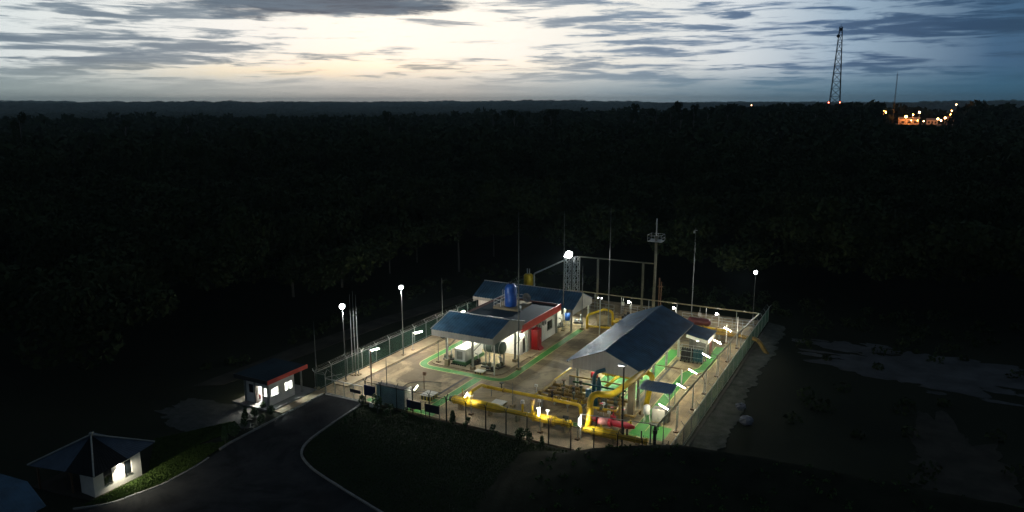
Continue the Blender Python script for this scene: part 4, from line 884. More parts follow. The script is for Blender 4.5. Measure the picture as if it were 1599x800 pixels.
for x, y, z in ((-27.2, 72.25, 1.2), (-26.3, 73.1, .6), (-25.0, 73.1, .6), (-25.2, 70.2, .9)):
    v = MB().tube([(x - .16, y, z), (x + .16, y, z)], .2, 10).tube([(x, y, z), (x, y, z + .6)], .05, 6).build('valve', olive, g); MB().tube([(x, y, z + .6), (x, y, z + .64)], .2, 10).build('hand_wheel', redv, v)
g = thing('control_cabinet', 'grey control cabinet on legs between the pipe skid and the shed column', 'cabinet', (-33.3, 78.6, 0)); MB().box(-33.7, -32.9, 78.35, 78.7, .5, 1.8).build('body', grey_m, g); MB().box(-33.65, -32.95, 78.31, 78.345, .55, 1.75).build('door', clad, g)
for x in (-33.6, -33.0): MB().box(x - .04, x + .04, 78.4, 78.5, 0, .5).build('leg', dark_m, g)
# yellow pipework at the rear
g = thing('rear_pipe_loop', 'yellow pipe arch standing behind the end of the green walkway', 'pipe', (-40.3, 103.5, 0))
MB().bend([(-41.3, 102.6, .02), (-41.3, 102.6, 2.15), (-39.6, 105.6, 2.55), (-38.4, 105.9, 2.2), (-38.4, 105.9, .1)], .19, .5, 12).build('arch', yel, g, True)
MB().bend([(-41.0, 102.3, .5), (-36.5, 103.2, .5), (-34.6, 104.0, .5)], .17, .3, 10).build('lower_run', yel, g, True); MB().box(-40.7, -38.9, 105.0, 105.2, .05, 1.7).build('backing_panel', pad_m, g)
g = thing('rear_manifold', 'low weathered yellow pipe manifold in front of the rear handrail', 'pipe', (-35.5, 107, 0))
for i, y in enumerate((105.6, 106.7, 107.9)):
    MB().tube([(-38.2, y, .8), (-33.2, y + .2, .8)], .24, 10).build('stream_pipe', yel if i < 2 else yel_d, g, True)
    for x in (-37.2, -35.8, -34.4): MB().tube([(x, y + .05, .8), (x + .15, y + .05, .8)], .42, 12).build('flange', yel_d, g)
    MB().tube([(-36.6, y, .9), (-36.6, y, 1.7)], .12, 8).tube([(-36.8, y, 1.7), (-36.4, y, 1.7)], .2, 8).build('valve', black_m, g)
for x in (-37.6, -34.0): MB().box(x - .1, x + .1, 105.2, 108.2, .02, .5).build('support', grey_m, g)
g = thing('rear_manifold', 'yellow pipe manifold behind the lean-to roof', 'pipe', (-23.5, 109, 0))
for i, y in enumerate((107.0, 108.2)):
    MB().bend([(-28.5, y, .9), (-20.5, y, .9), (-16.6, y - 1.2, 1.1), (-14.3, y - 4.2, -.6)] if i == 0 else [(-28.5, y, .9), (-20.8, y, .9)], .3, .8, 12).build('stream_pipe', yel_d if i == 0 else yel, g, True)  # first run takes the darker yellow to stand in for dim light past the fence
    for x in (-27, -25, -23): MB().tube([(x, y, .9), (x + .18, y, .9)], .45, 12).build('flange', yel_d, g)
for x in (-27.6, -22.2): MB().box(x - .1, x + .1, 106.6, 108.6, .02, .62).build('support', grey_m, g)
g = thing('maroon_vessel', 'dull maroon horizontal vessel behind the yellow rear manifold', 'vessel', (-26.2, 111, 0))
MB().tube([(-28.0, 111, 1.0), (-27.7, 111, 1.0), (-24.8, 111, 1.0), (-24.5, 111, 1.0)], [.3, .6, .6, .3], 16).build('shell', mat('maroon_vessel_paint', (.13, .03, .035), .5, .2, 2), g, True)
for x in (-27.2, -25.3): MB().box(x - .12, x + .12, 110.6, 111.4, .02, .55).build('saddle', pad_m, g)
g = thing('notice_board', 'small white square notice on a post before the rear handrail', 'sign', (-39.3, 113.2, 0))
MB().tube([(-39.3, 113.2, 0), (-39.3, 113.2, 2.7)], .04, 6).build('post', galv, g); MB().box(-39.55, -39.05, 113.1, 113.15, 1.35, 1.95).build('board', white_m, g)
g = thing('notice_board', 'small white square notice behind the lean-to roof', 'sign', (-26.5, 112.3, 0))
MB().tube([(-26.5, 112.3, 0), (-26.5, 112.3, 2.9)], .04, 6).build('post', galv, g); MB().box(-26.75, -26.25, 112.2, 112.25, 1.5, 2.05).build('board', white_m, g)

# ---------------------------------------------------------------- stack, lattice, gantry at the rear
g = thing('vent_stack', 'tall vent stack with a railed top platform behind the shed', 'stack', (-34.5, 112.5, 0))
MB().tube([(-34.5, 114, 0), (-34.4, 114, 6), (-34.4, 114, 13.2)], [.28, .23, .19], 12).build('column', mat('olive_grey_steel', (.20, .19, .13), .6, .3, 2), g, True); MB().tube([(-34.4, 114, 13.2), (-34.4, 114, 16.0)], .11, 10).build('tip_pipe', galv, g)
MB().tube([(-33.7, 114.3, 0), (-33.7, 114.3, 6.4)], .12, 8).tube([(-33.3, 114.1, 0), (-33.3, 114.1, 5.8)], .09, 8).box(-33.9, -33.1, 114.0, 114.4, 4.9, 5.1).build('side_pipe', rust, g)
pf = MB().box(-35.5, -33.3, 113.0, 115.0, 12.35, 12.45).build('platform', galv, g); m = MB()
for z in (12.9, 13.45): m.tube([(-35.5, 113, z), (-33.3, 113, z), (-33.3, 115, z), (-35.5, 115, z), (-35.5, 113, z)], .03, 4)
for x in (-35.5, -34.4, -33.3):
    for y in (113, 115): m.tube([(x, y, 12.45), (x, y, 13.45)], .03, 4)
m.build('guard_rail', galv, pf)
def lattice(label, x, y, h, w, name='lattice_column'):
    g = thing(name, label, 'lattice tower', (x, y, 0)); m = MB(); n = int(h / .9); a = w / 2
    for sx, sy in ((-a, -a), (a, -a), (a, a), (-a, a)): MB().tube([(x + sx, y + sy, 0), (x + sx, y + sy, h)], .07, 5).build('leg', galv, g)
    for i in range(n):
        z0, z1 = h * i / n, h * (i + 1) / n; C_ = [(x - a, y - a), (x + a, y - a), (x + a, y + a), (x - a, y + a)]
        for k in range(4):
            p0, p1 = C_[k], C_[(k + 1) % 4]; m.tube([(*p0, z1), (*p1, z1)], .04, 4, False); m.tube([(*(p0 if i % 2 else p1), z0), (*(p1 if i % 2 else p0), z1)], .04, 4, False)
    m.build('bracing', galv, g); return g
lattice('slim lattice column carrying the brightest floodlight behind the rear building', -48.75, 112, 8.6, .85)
lattice('slim lattice column at the left end of the high pipe beam', -47.2, 112, 8.9, .85)
g = thing('pipe_gantry', 'high level pipe beam on two columns reaching the vent stack', 'gantry', (-41, 112.4, 0))
MB().tube([(-46.9, 112.4, 8.95), (-34.6, 113.9, 8.7)], .12, 8).build('beam', MATS['olive_grey_steel'], g)
for x, y in ((-43.7, 112.8), (-36.3, 113.7)): MB().box(x - .15, x - .08, y - .13, y + .13, 0, 8.75).box(x + .08, x + .15, y - .13, y + .13, 0, 8.75).box(x - .08, x + .08, y - .025, y + .025, 0, 8.7).build('column', mat('olive_grey_steel', (.20, .19, .13), .6, .3, 2), g)
g = thing('yellow_silo', 'short yellow cylinder on legs rising behind the rear roof ridge', 'tank', (-56.1, 112, 0))
MB().tube([(-56.1, 112, 3.0), (-56.1, 112, 4.85), (-56.1, 112, 5.1)], [.8, .8, .55], 16).build('shell', yel, g, True)
for a in range(4): MB().tube([(-56.1 + .7 * math.cos(a * PI / 2 + .8), 112 + .7 * math.sin(a * PI / 2 + .8), 0), (-56.1 + .7 * math.cos(a * PI / 2 + .8), 112 + .7 * math.sin(a * PI / 2 + .8), 3.3)], .08, 6).build('leg', grey_m, g)
for x in (-56.3, -55.9): MB().tube([(x, 112, 5.05), (x, 112, 6.0)], .1, 8).build('vent', galv, g)
g = thing('inclined_duct', 'inclined grey pipe rising from the yellow cylinder to the lattice column', 'pipe', (-54, 112, 0)); MB().bend([(-54.9, 111.8, 0.02), (-54.9, 111.8, 5.3), (-54.2, 111.8, 5.65), (-49.1, 111.8, 8.3)], .14, .3, 8).build('pipe_run', galv, g)

# ---------------------------------------------------------------- lightning masts and poles
def mast(label, x, y, h, r=.07, base=None, head=False):
    g = thing('lightning_mast', label, 'mast', (x, y, 0), 'tall slender masts in the yard')
    MB().tube([(x, y, 0), (x, y, h * .45), (x, y, h * .46), (x, y, h * .8), (x, y, h * .81), (x, y, h)], [r, r, r * .75, r * .7, r * .45, r * .25], 6).build('pole', mat('dull_mast_steel', (.17, .185, .175), .6, .3, 3, metal=.3), g)
    MB().box(x - .25, x + .25, y - .25, y + .25, .0, .3).build('footing', pad_m, g)
    if head: MB().tube([(x - .3, y, h - .4), (x + .3, y, h - .4)], .05, 5).cbox((x - .2, y, h - .7), (.2, .3, .3)).build('head', galv, g)
mast('tallest mast rising past the carport gable', -42.3, 81.7, 20.7, .11)
mast('tall mast beside the red fascia end', -44.0, 99.6, 18.4, .09)
mast('shorter mast standing on the walkway before the grey rear gable', -41.8, 101.7, 10.0, .08)
mast('tall mast between the yellow arch and the gantry columns', -38.6, 104.5, 18.6, .09)
mast('mast with a small unlit head behind the shed roof', -28.8, 116.4, 14.6, .09, head=True)
mast('mast at the fence corner next to the guardhouse', -60.7, 64.3, 8.5, .075)
mast('mast by the left fence beyond the second tube light', -58.4, 88.5, 9.0, .07)
for x, y, h, l in ((-59.75, 69.8, 10.7, 'left pole of the three grouped on the footway'), (-59.45, 70.0, 11.1, 'middle and highest pole of the three grouped on the footway'), (-59.15, 70.2, 10.6, 'right pole of the three grouped on the footway')): mast(l, x, y, h, .06)
mast('thin dark pole behind the name wall', -50.2, 64.35, 6.2, .05); mast('thin dark pole between the two yellow pipes', -37.3, 70.6, 3.0, .05)
mast('thin pole standing on the carport island near its left column', -52.9, 79.0, 3.8, .05)
# ---------------------------------------------------------------- lamps
def flood(label, x, y, h, tgt, watts, em=flood_e, n=4, r=.22):
    g = thing('floodlight_pole', label, 'floodlight', (x, y, 0), 'lit floodlights on tall poles')
    MB().tube([(x, y, 0), (x, y, h)], [.08, .05], 8).build('pole', mat('dull_pole_steel', (.11, .12, .115), .6, .3, 3, metal=.3), g); MB().box(x - .2, x + .2, y - .2, y + .2, 0, .25).build('footing', pad_m, g)
    head = MB().box(x - .26, x + .26, y - .05, y + .05, h - .03, h + .03).tube([(x, y, h), (x, y, h + .5)], .05, 6).build('head_frame', galv, g)
    MB().sphere((x, y - .1, h + .22), r, 12, 8).build('lamp', em, head); MB().cbox((x, y + r * .75, h + .24), (r * 1.3, r * .5, r * 1.4)).build('housing', galv, head)
    spot(g, (x, y - .1, h - r - .1), tgt, watts)
    return g
flood('lit floodlight on a tall pole by the gate end of the left fence', -59.2, 67.8, 9.5, (-50, 73, 0), 4200, r=.32)
flood('lit floodlight on a tall pole halfway along the left fence', -58.7, 79.1, 9.45, (-50, 83, 0), 3600, r=.28)
flood('lit floodlight on a tall pole at the far right corner of the yard', -19.6, 118.6, 7.7, (-40, 94, 0), 4200, r=.28)
g = thing('floodlight_cluster', 'brightest floodlight cluster on top of the lattice column', 'floodlight', (-48.75, 112, 8.6))
MB().box(-49.15, -48.2, 111.7, 112.3, 8.62, 8.7).build('head_frame', galv, g)
MB().sphere((-48.6, 111.9, 9.22), .56, 14, 9).build('lamp', flood_hi, g)
MB().cbox((-48.6, 112.55, 9.2), (.9, .2, .9)).build('housing', galv, g)
MB().sphere((-49.35, 111.8, 8.8), .13, 8, 5).build('side_lamp', flood_hi, g)
spot(g, (-48.4, 111.2, 8.95), (-39, 82, 0), 12000, size=105)
def tube_lamp(label, base, c, d, em, h=2.6, grp='lit tube lamps around the fence', dark=False, ln=.58, rt=.05):
    x, y = base; g = thing('tube_lamp', label, 'lamp', (x, y, 0), grp); mm = dark_m if dark else galv
    MB().tube([(x, y, 0), (x, y, h)], .055, 6).build('post', mm, g); MB().box(x - .22, x + .22, y - .22, y + .22, 0, .16).build('footing', rust, g)
    c = Vector(c); d = Vector(d); MB().tube([(x, y, h - .05), c + Vector((0, 0, .09))], .03, 5).tube([(x, y, h - .75), c + Vector((0, 0, .07))], .02, 5).build('arm', mm, g)
    off = Vector((0, 0, .07)) if abs(d.z) < .95 else Vector((-.09, 0, 0))
    hd = MB().tube([c - d * (ln + .05) + off, c + d * (ln + .05) + off], .06, 6).build('housing', white_m, g); MB().tube([c - d * ln, c + d * ln], rt, 8).build('tube', em, hd)
tube_lamp('lit tube lamp on the footway nearest the gate', (-59.6, 73), (-58.75, 73.1, 2.72), (.93, .15, .30), tube_e, 2.55)
tube_lamp('lit tube lamp on the footway beside the second floodlight pole', (-58.8, 81.5), (-57.9, 81.6, 2.8), (.93, .15, .30), tube_e, 2.7)
tube_lamp('lit tube lamp on the footway level with the red parapet', (-58.9, 93), (-58.0, 93.1, 2.8), (.93, .15, .30), tube_e, 2.7)
for i, (y, l) in enumerate(((72.6, 'lit tube lamp above the beige cabinet on the right fence side'), (79.3, 'lit tube lamp beside the pale blue canopy'), (84.5, 'lit tube lamp second beyond the pale blue canopy'), (91.0, 'lit tube lamp in front of the gas cylinder rack'), (97.2, 'lit tube lamp beside the maroon lean-to door'), (103.5, 'lit tube lamp furthest along the right fence side'))):
    tube_lamp(l, (-19.0, y + .15), (-20.4, y, 2.65), (.90, 0, -.38), tube_r, 2.95, ln=.52)
tube_lamp('slanted tube lamp lighting the left end of the thick yellow barrel', (-40.4, 66.6), (-40.95, 66.45, 2.25), (.5, .1, .86), pipe_e, 2.5, ln=.34, rt=.03)
tube_lamp('upright tube lamp lighting the right end of the thick yellow barrel', (-31.6, 66.0), (-31.75, 66.0, 2.3), (.02, .02, 1), pipe_e, 2.95, ln=.42, rt=.03)
tube_lamp('upright tube lamp shining on the red vessel', (-27.5, 66.3), (-27.3, 66.3, 2.0), (.02, .02, 1), pipe_e, 2.6, ln=.34, rt=.03)
tube_lamp('slanted tube lamp on the dark post beside the left dark board', (-46.9, 64.6), (-46.45, 64.75, 2.7), (.55, .2, .81), pipe_e, 2.6, dark=True, ln=.32, rt=.03)
g = thing('tall_street_lamp', 'black lamp post with a flat pale head in front of the shed gable', 'lamp', (-23.3, 67.95, 0))
MB().tube([(-23.3, 67.95, 0), (-23.3, 67.95, 8.2)], .085, 8).build('post', black_m, g); MB().box(-23.9, -23.0, 67.75, 68.1, 8.2, 8.3).build('head', white_m, g); MB().box(-23.85, -23.25, 67.78, 68.07, 8.16, 8.197).build('lens', emis('lit_flat_lens', (1, 1, .95), 14), g); spot(g, (-23.55, 67.92, 8.1), (-22.6, 76.5, 0), 700, size=110, rad=.1)
g = thing('tall_street_lamp', 'dark lamp pole at the gate end of the yard', 'lamp', (-54.7, 67.2, 0)); MB().tube([(-54.7, 67.2, 0), (-54.7, 67.2, 5.0)], .07, 8).build('post', rust, g); MB().box(-55.2, -54.65, 67.1, 67.3, 5.0, 5.08).build('head', dark_m, g)
def bulb(label, x, y, h=2.05):
    g = thing('globe_lamp', label, 'lamp', (x, y, 0), 'round lit lamps before the rear handrail'); MB().tube([(x, y, 0), (x, y, h)], .05, 6).build('post', white_m, g); MB().tube([(x, y, h), (x - .35, y - .1, h + .05)], .03, 5).build('arm', white_m, g); MB().sphere((x - .35, y - .15, h - .02), .17, 10, 6).build('globe', bulb_e, g)
bulb('round lit lamp beside the white notice at the rear', -38.0, 113.4); bulb('round lit lamp seen just over the shed ridge', -30.4, 112.8, 2.2); bulb('round lit lamp before the maroon vessel at the rear right', -23.7, 113.0)
g = thing('twin_lamp_pole', 'grey pole with two small spot heads behind the yellow arch', 'lamp', (-38.4, 100.4, 0)); MB().tube([(-38.4, 100.4, 0), (-38.4, 100.4, 5.8)], .09, 8).build('pole', galv, g); MB().tube([(-38.7, 100.4, 5.8), (-38.1, 100.4, 5.8)], .03, 5).build('arm', galv, g)
for x in (-38.7, -38.1): MB().sphere((x, 100.3, 5.72), .07, 8, 5).build('spot_head', spot_e, g)
for x, y, h, l in ((-20.9, 105.4, 2.9, 'white steel post left of the furthest right tube lamp'), (-19.35, 105.0, 4.2, 'white steel post right of the furthest right tube lamp')):
    g = thing('steel_post', l, 'post', (x, y, 0)); MB().tube([(x, y, 0), (x, y, h)], .07, 6).build('shaft', white_m, g); MB().box(x - .18, x + .18, y - .18, y + .18, 0, .12).build('footing', pad_m, g)
g = thing('cross_pipe', 'thin brown pipe crossing from the shed column to the right fence', 'pipe', (-22, 85.3, 0)); MB().bend([(-25.3, 85.2, 2.45), (-21.4, 85.2, 2.45), (-19.4, 84.9, 2.3), (-18.95, 84.9, 1.2)], .05, .3, 6).build('pipe_run', rust, g); MB().tube([(-21.9, 85.2, 0), (-21.9, 85.2, 2.4)], .09, 6).build('support', clad, g)

# ---------------------------------------------------------------- signs by the gate
g = thing('name_wall', 'blue grey entrance name wall with a pale lit end behind the fence', 'sign wall', (-49.6, 65, 0))
MB().box(-51.6, -47.75, 64.2, 64.9, .02, 2.3).build('wall', slate, g); MB().box(-47.745, -47.6, 64.15, 65.5, .02, 2.36).build('end_panel', white_w, g); MB().box(-51.65, -47.75, 64.15, 64.95, 2.3, 2.42).build('coping', dark_m, g)
g = thing('blue_sign', 'dark blue sign board on posts at the left of the name wall', 'sign', (-52.1, 63.5, 0)); MB().box(-52.75, -51.15, 63.38, 63.46, 1.15, 2.35).build('board', sign_bl, g)
for x in (-52.65, -51.25): MB().tube([(x, 63.5, 0), (x, 63.5, 2.4)], .04, 6).build('post', dark_m, g)
for x in (-51.5, -50.75):
    pass
for x0, x1, l, mm in ((-46.75, -44.85, 'dark board on posts below the left tube lamp, left of a pair', 1), (-44.35, -42.45, 'dark board on posts at the green walkway end, right of a pair', 0)):
    g = thing('fence_board', l, 'sign', ((x0 + x1) / 2, 63.3, 0), 'dark boards on the front fence')
    MB().box(x0 + (.5 if mm else 0), x1, 63.3, 63.36, .85, 1.75).build('board', sign_d, g)
    if mm: MB().box(x0, x0 + .495, 63.3, 63.36, .85, 1.75).build('side_panel', sign_bl, g)
    for x in (x0 + .04, x1 - .04): MB().tube([(x, 63.4, 0), (x, 63.4, 1.9)], .04, 6).build('post', dark_m, g)
g = thing('curved_screen', 'low curved mesh screen between the name wall and the valve pit', 'screen', (-48.5, 67, 0)); pts = rounded([(-49.8, 65.6), (-50.2, 68.6), (-48.2, 69.9), (-46.6, 70.2)], 1.5)
MB().tube(line3(pts, 1.35), .035, 5).tube(line3(pts, .1), .03, 5).build('rails', dark_m, g)
m = MB()
for i in range(len(pts) - 1):
    a, b = Vector(pts[i]), Vector(pts[i + 1]); n = max(1, int((b - a).length / .12))
    for k in range(n): q = a.lerp(b, k / n); m.tube([(q.x, q.y, .1), (q.x, q.y, 1.33)], .011, 4, False)
m.build('bars', mesh_g, g)
g = thing('small_pole_sign', 'dark pole with a round top fitting in the open yard near the valve pit', 'post', (-49.3, 70.4, 0)); MB().tube([(-49.3, 70.4, 0), (-49.3, 70.4, 2.2)], .05, 6).build('post', rust, g); MB().cbox((-49.2, 70.4, 2.0), (.4, .2, .4)).build('fitting', rust, g)

# ---------------------------------------------------------------- shrubs
def leafball(rng, c, r, n, s, sc=(1, 1, 1)):
    d = rng.normal(size=(n, 3)); d /= np.linalg.norm(d, axis=1)[:, None]; q = d * (rng.uniform(.55, 1, n) ** .5)[:, None] * r * np.array(sc) + np.array(c)
    a = rng.normal(size=(n, 3)); a /= np.linalg.norm(a, axis=1)[:, None]; b = np.cross(a, d + .3 * rng.normal(size=(n, 3))); b /= np.linalg.norm(b, axis=1)[:, None]
    s_ = s * rng.uniform(.6, 1.4, n)[:, None]
    return np.stack([q - a * s_, q - b * s_ * .6, q + a * s_, q + b * s_ * .6], 1).reshape(-1, 3)
def shrub(kind):
    rng = np.random.default_rng(20 + kind); g = thing('shrub', 'shrub', 'shrub', (0, 0, 0), 'clipped shrubs along the road and fence')
    if kind == 0: V = np.concatenate([leafball(rng, (0, 0, .75), .55, 420, .085, (1, 1, 1.2)), leafball(rng, (.1, .1, 1.2), .3, 120, .08)])
    elif kind == 1: V = np.concatenate([leafball(rng, (0, 0, .8 + .25 * k), .38 - .05 * k, 150, .08) for k in range(5)])
    else: V = np.concatenate([leafball(rng, (rng.normal(0, .15), rng.normal(0, .15), .45 + .3 * k), .28, 60, .09) for k in range(4)])
    tri_mesh('foliage', V, 4, leaf2, g); MB().tube([(0, 0, 0), (0, 0, .9)], .04, 5).build('stem', bark, g)
    return g
sh = [shrub(0), shrub(1), shrub(2)]; used = set()
def put_shrub(k, u, v, label, s=1.0):
    q = at(u, v)
    if k not in used: used.add(k); o = sh[k]; o.location = (q.x, q.y, -.03)
    else: o = dup(sh[k], (q.x, q.y, -.03))
    o['label'] = label; o.rotation_euler.z = u * .37; o.scale = (s, s, s)
put_shrub(0, 411, 638, 'bushy round shrub directly before the lit guardhouse doorway', .62); put_shrub(0, 398, 650, 'round shrub second from the guardhouse doorway', .75); put_shrub(1, 384, 660, 'narrow upright shrub in the guardhouse planting, third from the doorway', .85)
put_shrub(1, 382, 672, 'narrow upright shrub at the road kerb below the guardhouse', 1.0); put_shrub(0, 366, 682, 'round dark shrub at the kerb, fifth from the doorway', 1.1); put_shrub(1, 352, 694, 'upright shrub furthest from the guardhouse doorway', 1.0)
put_shrub(0, 423, 648, 'low round shrub beside the guardhouse plinth corner', .8); put_shrub(0, 408, 662, 'low round shrub at the end of the white plinth edge', .75)
put_shrub(0, 566, 632, 'round bush at the right end of the sliding gate', .8); put_shrub(2, 590, 645, 'loose leafy plant before the left end of the name wall', 1.5); put_shrub(2, 610, 652, 'loose leafy plant before the middle of the name wall', 1.1)
put_shrub(2, 632, 658, 'loose leafy plant before the pale end of the name wall', 1.0); put_shrub(1, 554, 656, 'small upright shrub at the lawn corner by the road kerb', .6); put_shrub(1, 540, 667, 'small upright shrub at the bend of the lawn kerb', .6)
put_shrub(1, 707, 668, 'upright shrub before the right dark board', 1.0); put_shrub(2, 770, 686, 'loose plant under the left part of the thick yellow barrel', 1.0); put_shrub(0, 812, 688, 'broad shrub below the middle of the thick yellow barrel', 1.0)
put_shrub(2, 826, 694, 'loose plant beside the broad shrub below the barrel', 1.1); put_shrub(1, 846, 703, 'upright shrub before the fence below the upright tube lamp', .8); put_shrub(2, 730, 670, 'loose plant by the fence post before the slanted barrel lamp', .9)
g = thing('flower_planter', 'white planter box in front of the name wall', 'planter', (-51.0, 63.2, 0)); MB().box(-51.75, -51.3, 63.0, 63.2, 0, .5).build('box', white_m, g); g2 = dup(g, (-50.1, 63.2, 0), 'white planter box right of another before the name wall'); g['label'] = 'white planter box at the left before the name wall'
# white bundles outside the right fence
def bundle(label, x, y, s, seed):
    g = thing('sheeted_bundle', label, 'bundle', (x, y, 0)); m = MB().sphere((x, y, .45 * s), .75 * s, 12, 8, (1, .8, .7)); rng = random.Random(seed)
    m.v = [(a + rng.uniform(-.1, .1), b + rng.uniform(-.1, .1), max(-.1, c + rng.uniform(-.1, .1))) for a, b, c in m.v]; m.build('sheeting', sack_m, g); MB().tube([(x - .7 * s, y, .3), (x, y - .6 * s, .55 * s), (x + .7 * s, y, .3)], .02, 4).build('rope', dark_m, g)
bundle('white sheeted bundle on the gravel, farther from the lawn', -14.2, 82.0, .8, 3); bundle('white sheeted bundle on the gravel, nearer the earth bank', -12.9, 78.3, 1.0, 5)

# ---------------------------------------------------------------- distant works and towers
Z0 = FAC[2] - .05
sheet('works_ground', [(FAC[0] - 26, FAC[1] - 20), (FAC[0] + 34, FAC[1] - 20), (FAC[0] + 34, FAC[1] + 30), (FAC[0] - 26, FAC[1] + 30)], Z0 + .2, sand, .5)
def fx(dx, dy): return FAC[0] + dx, FAC[1] + dy
def works(label, dx, dy, sx, sy, h, m1):
    x, y = fx(dx, dy); g = thing('works_building', label, 'building', (x, y, Z0), 'low buildings of the distant lit works')
    MB().box(x - sx / 2, x + sx / 2, y - sy / 2, y + sy / 2, Z0 + .1, Z0 + h).build('wall', m1, g)
    MB().add([(x - sx / 2 - .5, y - sy / 2 - .5, Z0 + h), (x + sx / 2 + .5, y - sy / 2 - .5, Z0 + h), (x + sx / 2 + .5, y + sy / 2 + .5, Z0 + h), (x - sx / 2 - .5, y + sy / 2 + .5, Z0 + h), (x - sx / 2 - .5, y, Z0 + h + 1.6), (x + sx / 2 + .5, y, Z0 + h + 1.6)], [(0, 1, 5, 4), (2, 3, 4, 5), (1, 2, 5), (3, 0, 4), (3, 2, 1, 0)]).build('roof', grey_m, g)
    for i in range(3): MB().box(x - sx * .35 + i * sx * .3, x - sx * .2 + i * sx * .3, y - sy / 2 - .06, y - sy / 2 - .01, Z0 + 1, Z0 + 3).build('doorway', dark_m, g)
works('orange lit long building at the left of the distant works', -13, 6, 17, 9, 5, white_w); works('small orange lit building in the middle of the distant works', 6, 10, 9, 7, 4, white_w); works('dim building at the right end of the distant works', 23, 8, 10, 8, 6, clad)
def farlamp(label, dx, dy, h, em, r=.55):
    x, y = fx(dx, dy); z = th(x, y) if abs(dx) > 40 or abs(dy) > 40 else Z0; g = thing('works_lamp', label, 'lamp', (x, y, z), 'lamps of the distant lit works'); MB().tube([(x, y, z), (x, y, z + h)], .12, 5).build('post', galv, g); MB().sphere((x, y - .2, z + h), r, 8, 5).build('globe', em, g)
for a in ((-15.5, -8, 7.2, orange_e, .95, 'big orange lamp at the left end of the distant works'), (-10, -6, 9, orange_e, .5, 'orange lamp before the long distant building'), (-11, -15, 4, white_e, .4, 'low pale lamp at the front left of the distant works'), (-6, -15, 4, orange_e, .4, 'low orange lamp at the front of the distant works'), (-1, -14, 3.4, white_e, .45, 'low pale lamp at the front middle of the distant works'),
          (-5, 4, 11, white_e, .8, 'high pale lamp over the long distant building'), (10, -12, 5.5, white_e, .8, 'bright white lamp left in the pair at the works right half'), (12.5, -13, 4.2, white_e, .7, 'low white lamp between the bright pair of the works'), (15.6, -10, 6.4, white_e, .8, 'bright white lamp right in the pair at the works right half'), (20, -2, 9.4, orange_e, .6, 'orange lamp before the dim right building of the works'), (20.5, 2, 12.6, orange_e, .35, 'small high orange lamp over the dim right building'),
          (24.5, 26, 18, white_e, .55, 'white lamp highest and rightmost among the distant works')): farlamp(a[5], *a[:5])
farlamp('white lamp alone on the slope below the distant works', 2, -110, 3, white_e, .35)
g = thing('flare_pit', 'orange flame burning left of the distant works under the thin mast', 'flare', (FAC[0] - 34, FAC[1] + 2, 15)); x, y = FAC[0] - 34, FAC[1] + 2; zz = th(x, y)
MB().tube([(x, y, zz), (x, y, 23.6)], .4, 8).build('burner', dark_m, g)
m = MB().sphere((x, y, 24.9), 1.5, 10, 8, (1, 1, 1.5)); m.v = [(a + random.uniform(-.25, .25), b, c + random.uniform(-.3, .3)) for a, b, c in m.v]; m.build('flame', fire_e, g)
def radiomast(name, label, x, y, h, w0, w1, nsec, dishes=(), beacons=(), rr=.22):
    z = th(x, y); g = thing(name, label, 'tower', (x, y, z)); m = MB()
    wd = lambda f: (w0 + (w1 - w0) * f) / 2
    C4 = lambda f: [(x + sx * wd(f), y + sy * wd(f), z + h * f) for sx, sy in ((-1, -1), (1, -1), (1, 1), (-1, 1))]
    for k in range(4): MB().tube([C4(0)[k], C4(1)[k]], rr, 5).build('leg', dark_m, g)
    for i in range(nsec):
        f0, f1 = i / nsec, (i + 1) / nsec; a, b = C4(f0), C4(f1)
        for k in range(4): m.tube([b[k], b[(k + 1) % 4]], rr * .6, 4, False); m.tube([a[k], b[(k + 1) % 4]], rr * .5, 4, False); m.tube([a[(k + 1) % 4], b[k]], rr * .5, 4, False)
    m.build('bracing', dark_m, g)
    for f, dx in dishes: MB().tube([(x + dx, y - w1, z + h * f), (x + dx, y - w1 - .8, z + h * f)], 1.25, 14).build('dish', dark_m, g)
    for f, sx in beacons: MB().sphere((x + sx * (wd(f) + .3), y - wd(f) - .3, z + h * f), .33, 8, 5).build('beacon', redl_e, g)
    MB().tube([(x, y, z + h), (x, y, z + h + 2)], .12, 5).build('spike', dark_m, g)
# tower stands 640 m off
dT = 640; q = RV * (503.5 / FPX) + FV * 1.02; q = q / q.length * dT
zT = th(q.x, q.y); radiomast('radio_tower', 'tall tapering lattice radio tower with dishes on the skyline', q.x, q.y, 90 - zT, 9.6, 1.9, 14, ((.975, .3), (.915, -1.2)), ((max(.1, (33.8 - zT) / (90 - zT)), -1), (max(.1, (33.9 - zT) / (90 - zT)), 1)), .24)
q = RV * (597 / FPX) + FV * 1.02; q = q / q.length * 800
zM = th(q.x, q.y); radiomast('thin_mast', 'thin lattice mast on the skyline above the flare', q.x, q.y, 60 - zM, .9, .7, 24, (), (), .12)
q = RV * (374 / FPX) + FV * 1.02; q = q / q.length * 1500; z = th(q.x, q.y); g = thing('lone_lamp', 'tiny white lamp alone on the skyline left of the tower', 'lamp', (q.x, q.y, z)); MB().tube([(q.x, q.y, z), (q.x, q.y, 28.6)], .15, 5).build('post', galv, g); MB().sphere((q.x, q.y, 28.8), .7, 8, 5).build('globe', white_e, g)
q = RV * (508 / FPX) + FV * 1.02; q = q / q.length * 600; z = th(q.x, q.y); g = thing('lone_lamp', 'tiny faint lamp in the dark woods below the tower', 'lamp', (q.x, q.y, z)); MB().tube([(q.x, q.y, z), (q.x, q.y, 25.6)], .12, 5).build('post', galv, g); MB().sphere((q.x, q.y, 25.8), .16, 8, 5).build('globe', white_e, g)
q0 = [at(1385, 224, 6), at(1425, 224, 6), at(1446, 216, 7), at(1452, 208, 8), at(1460, 197, 11)]
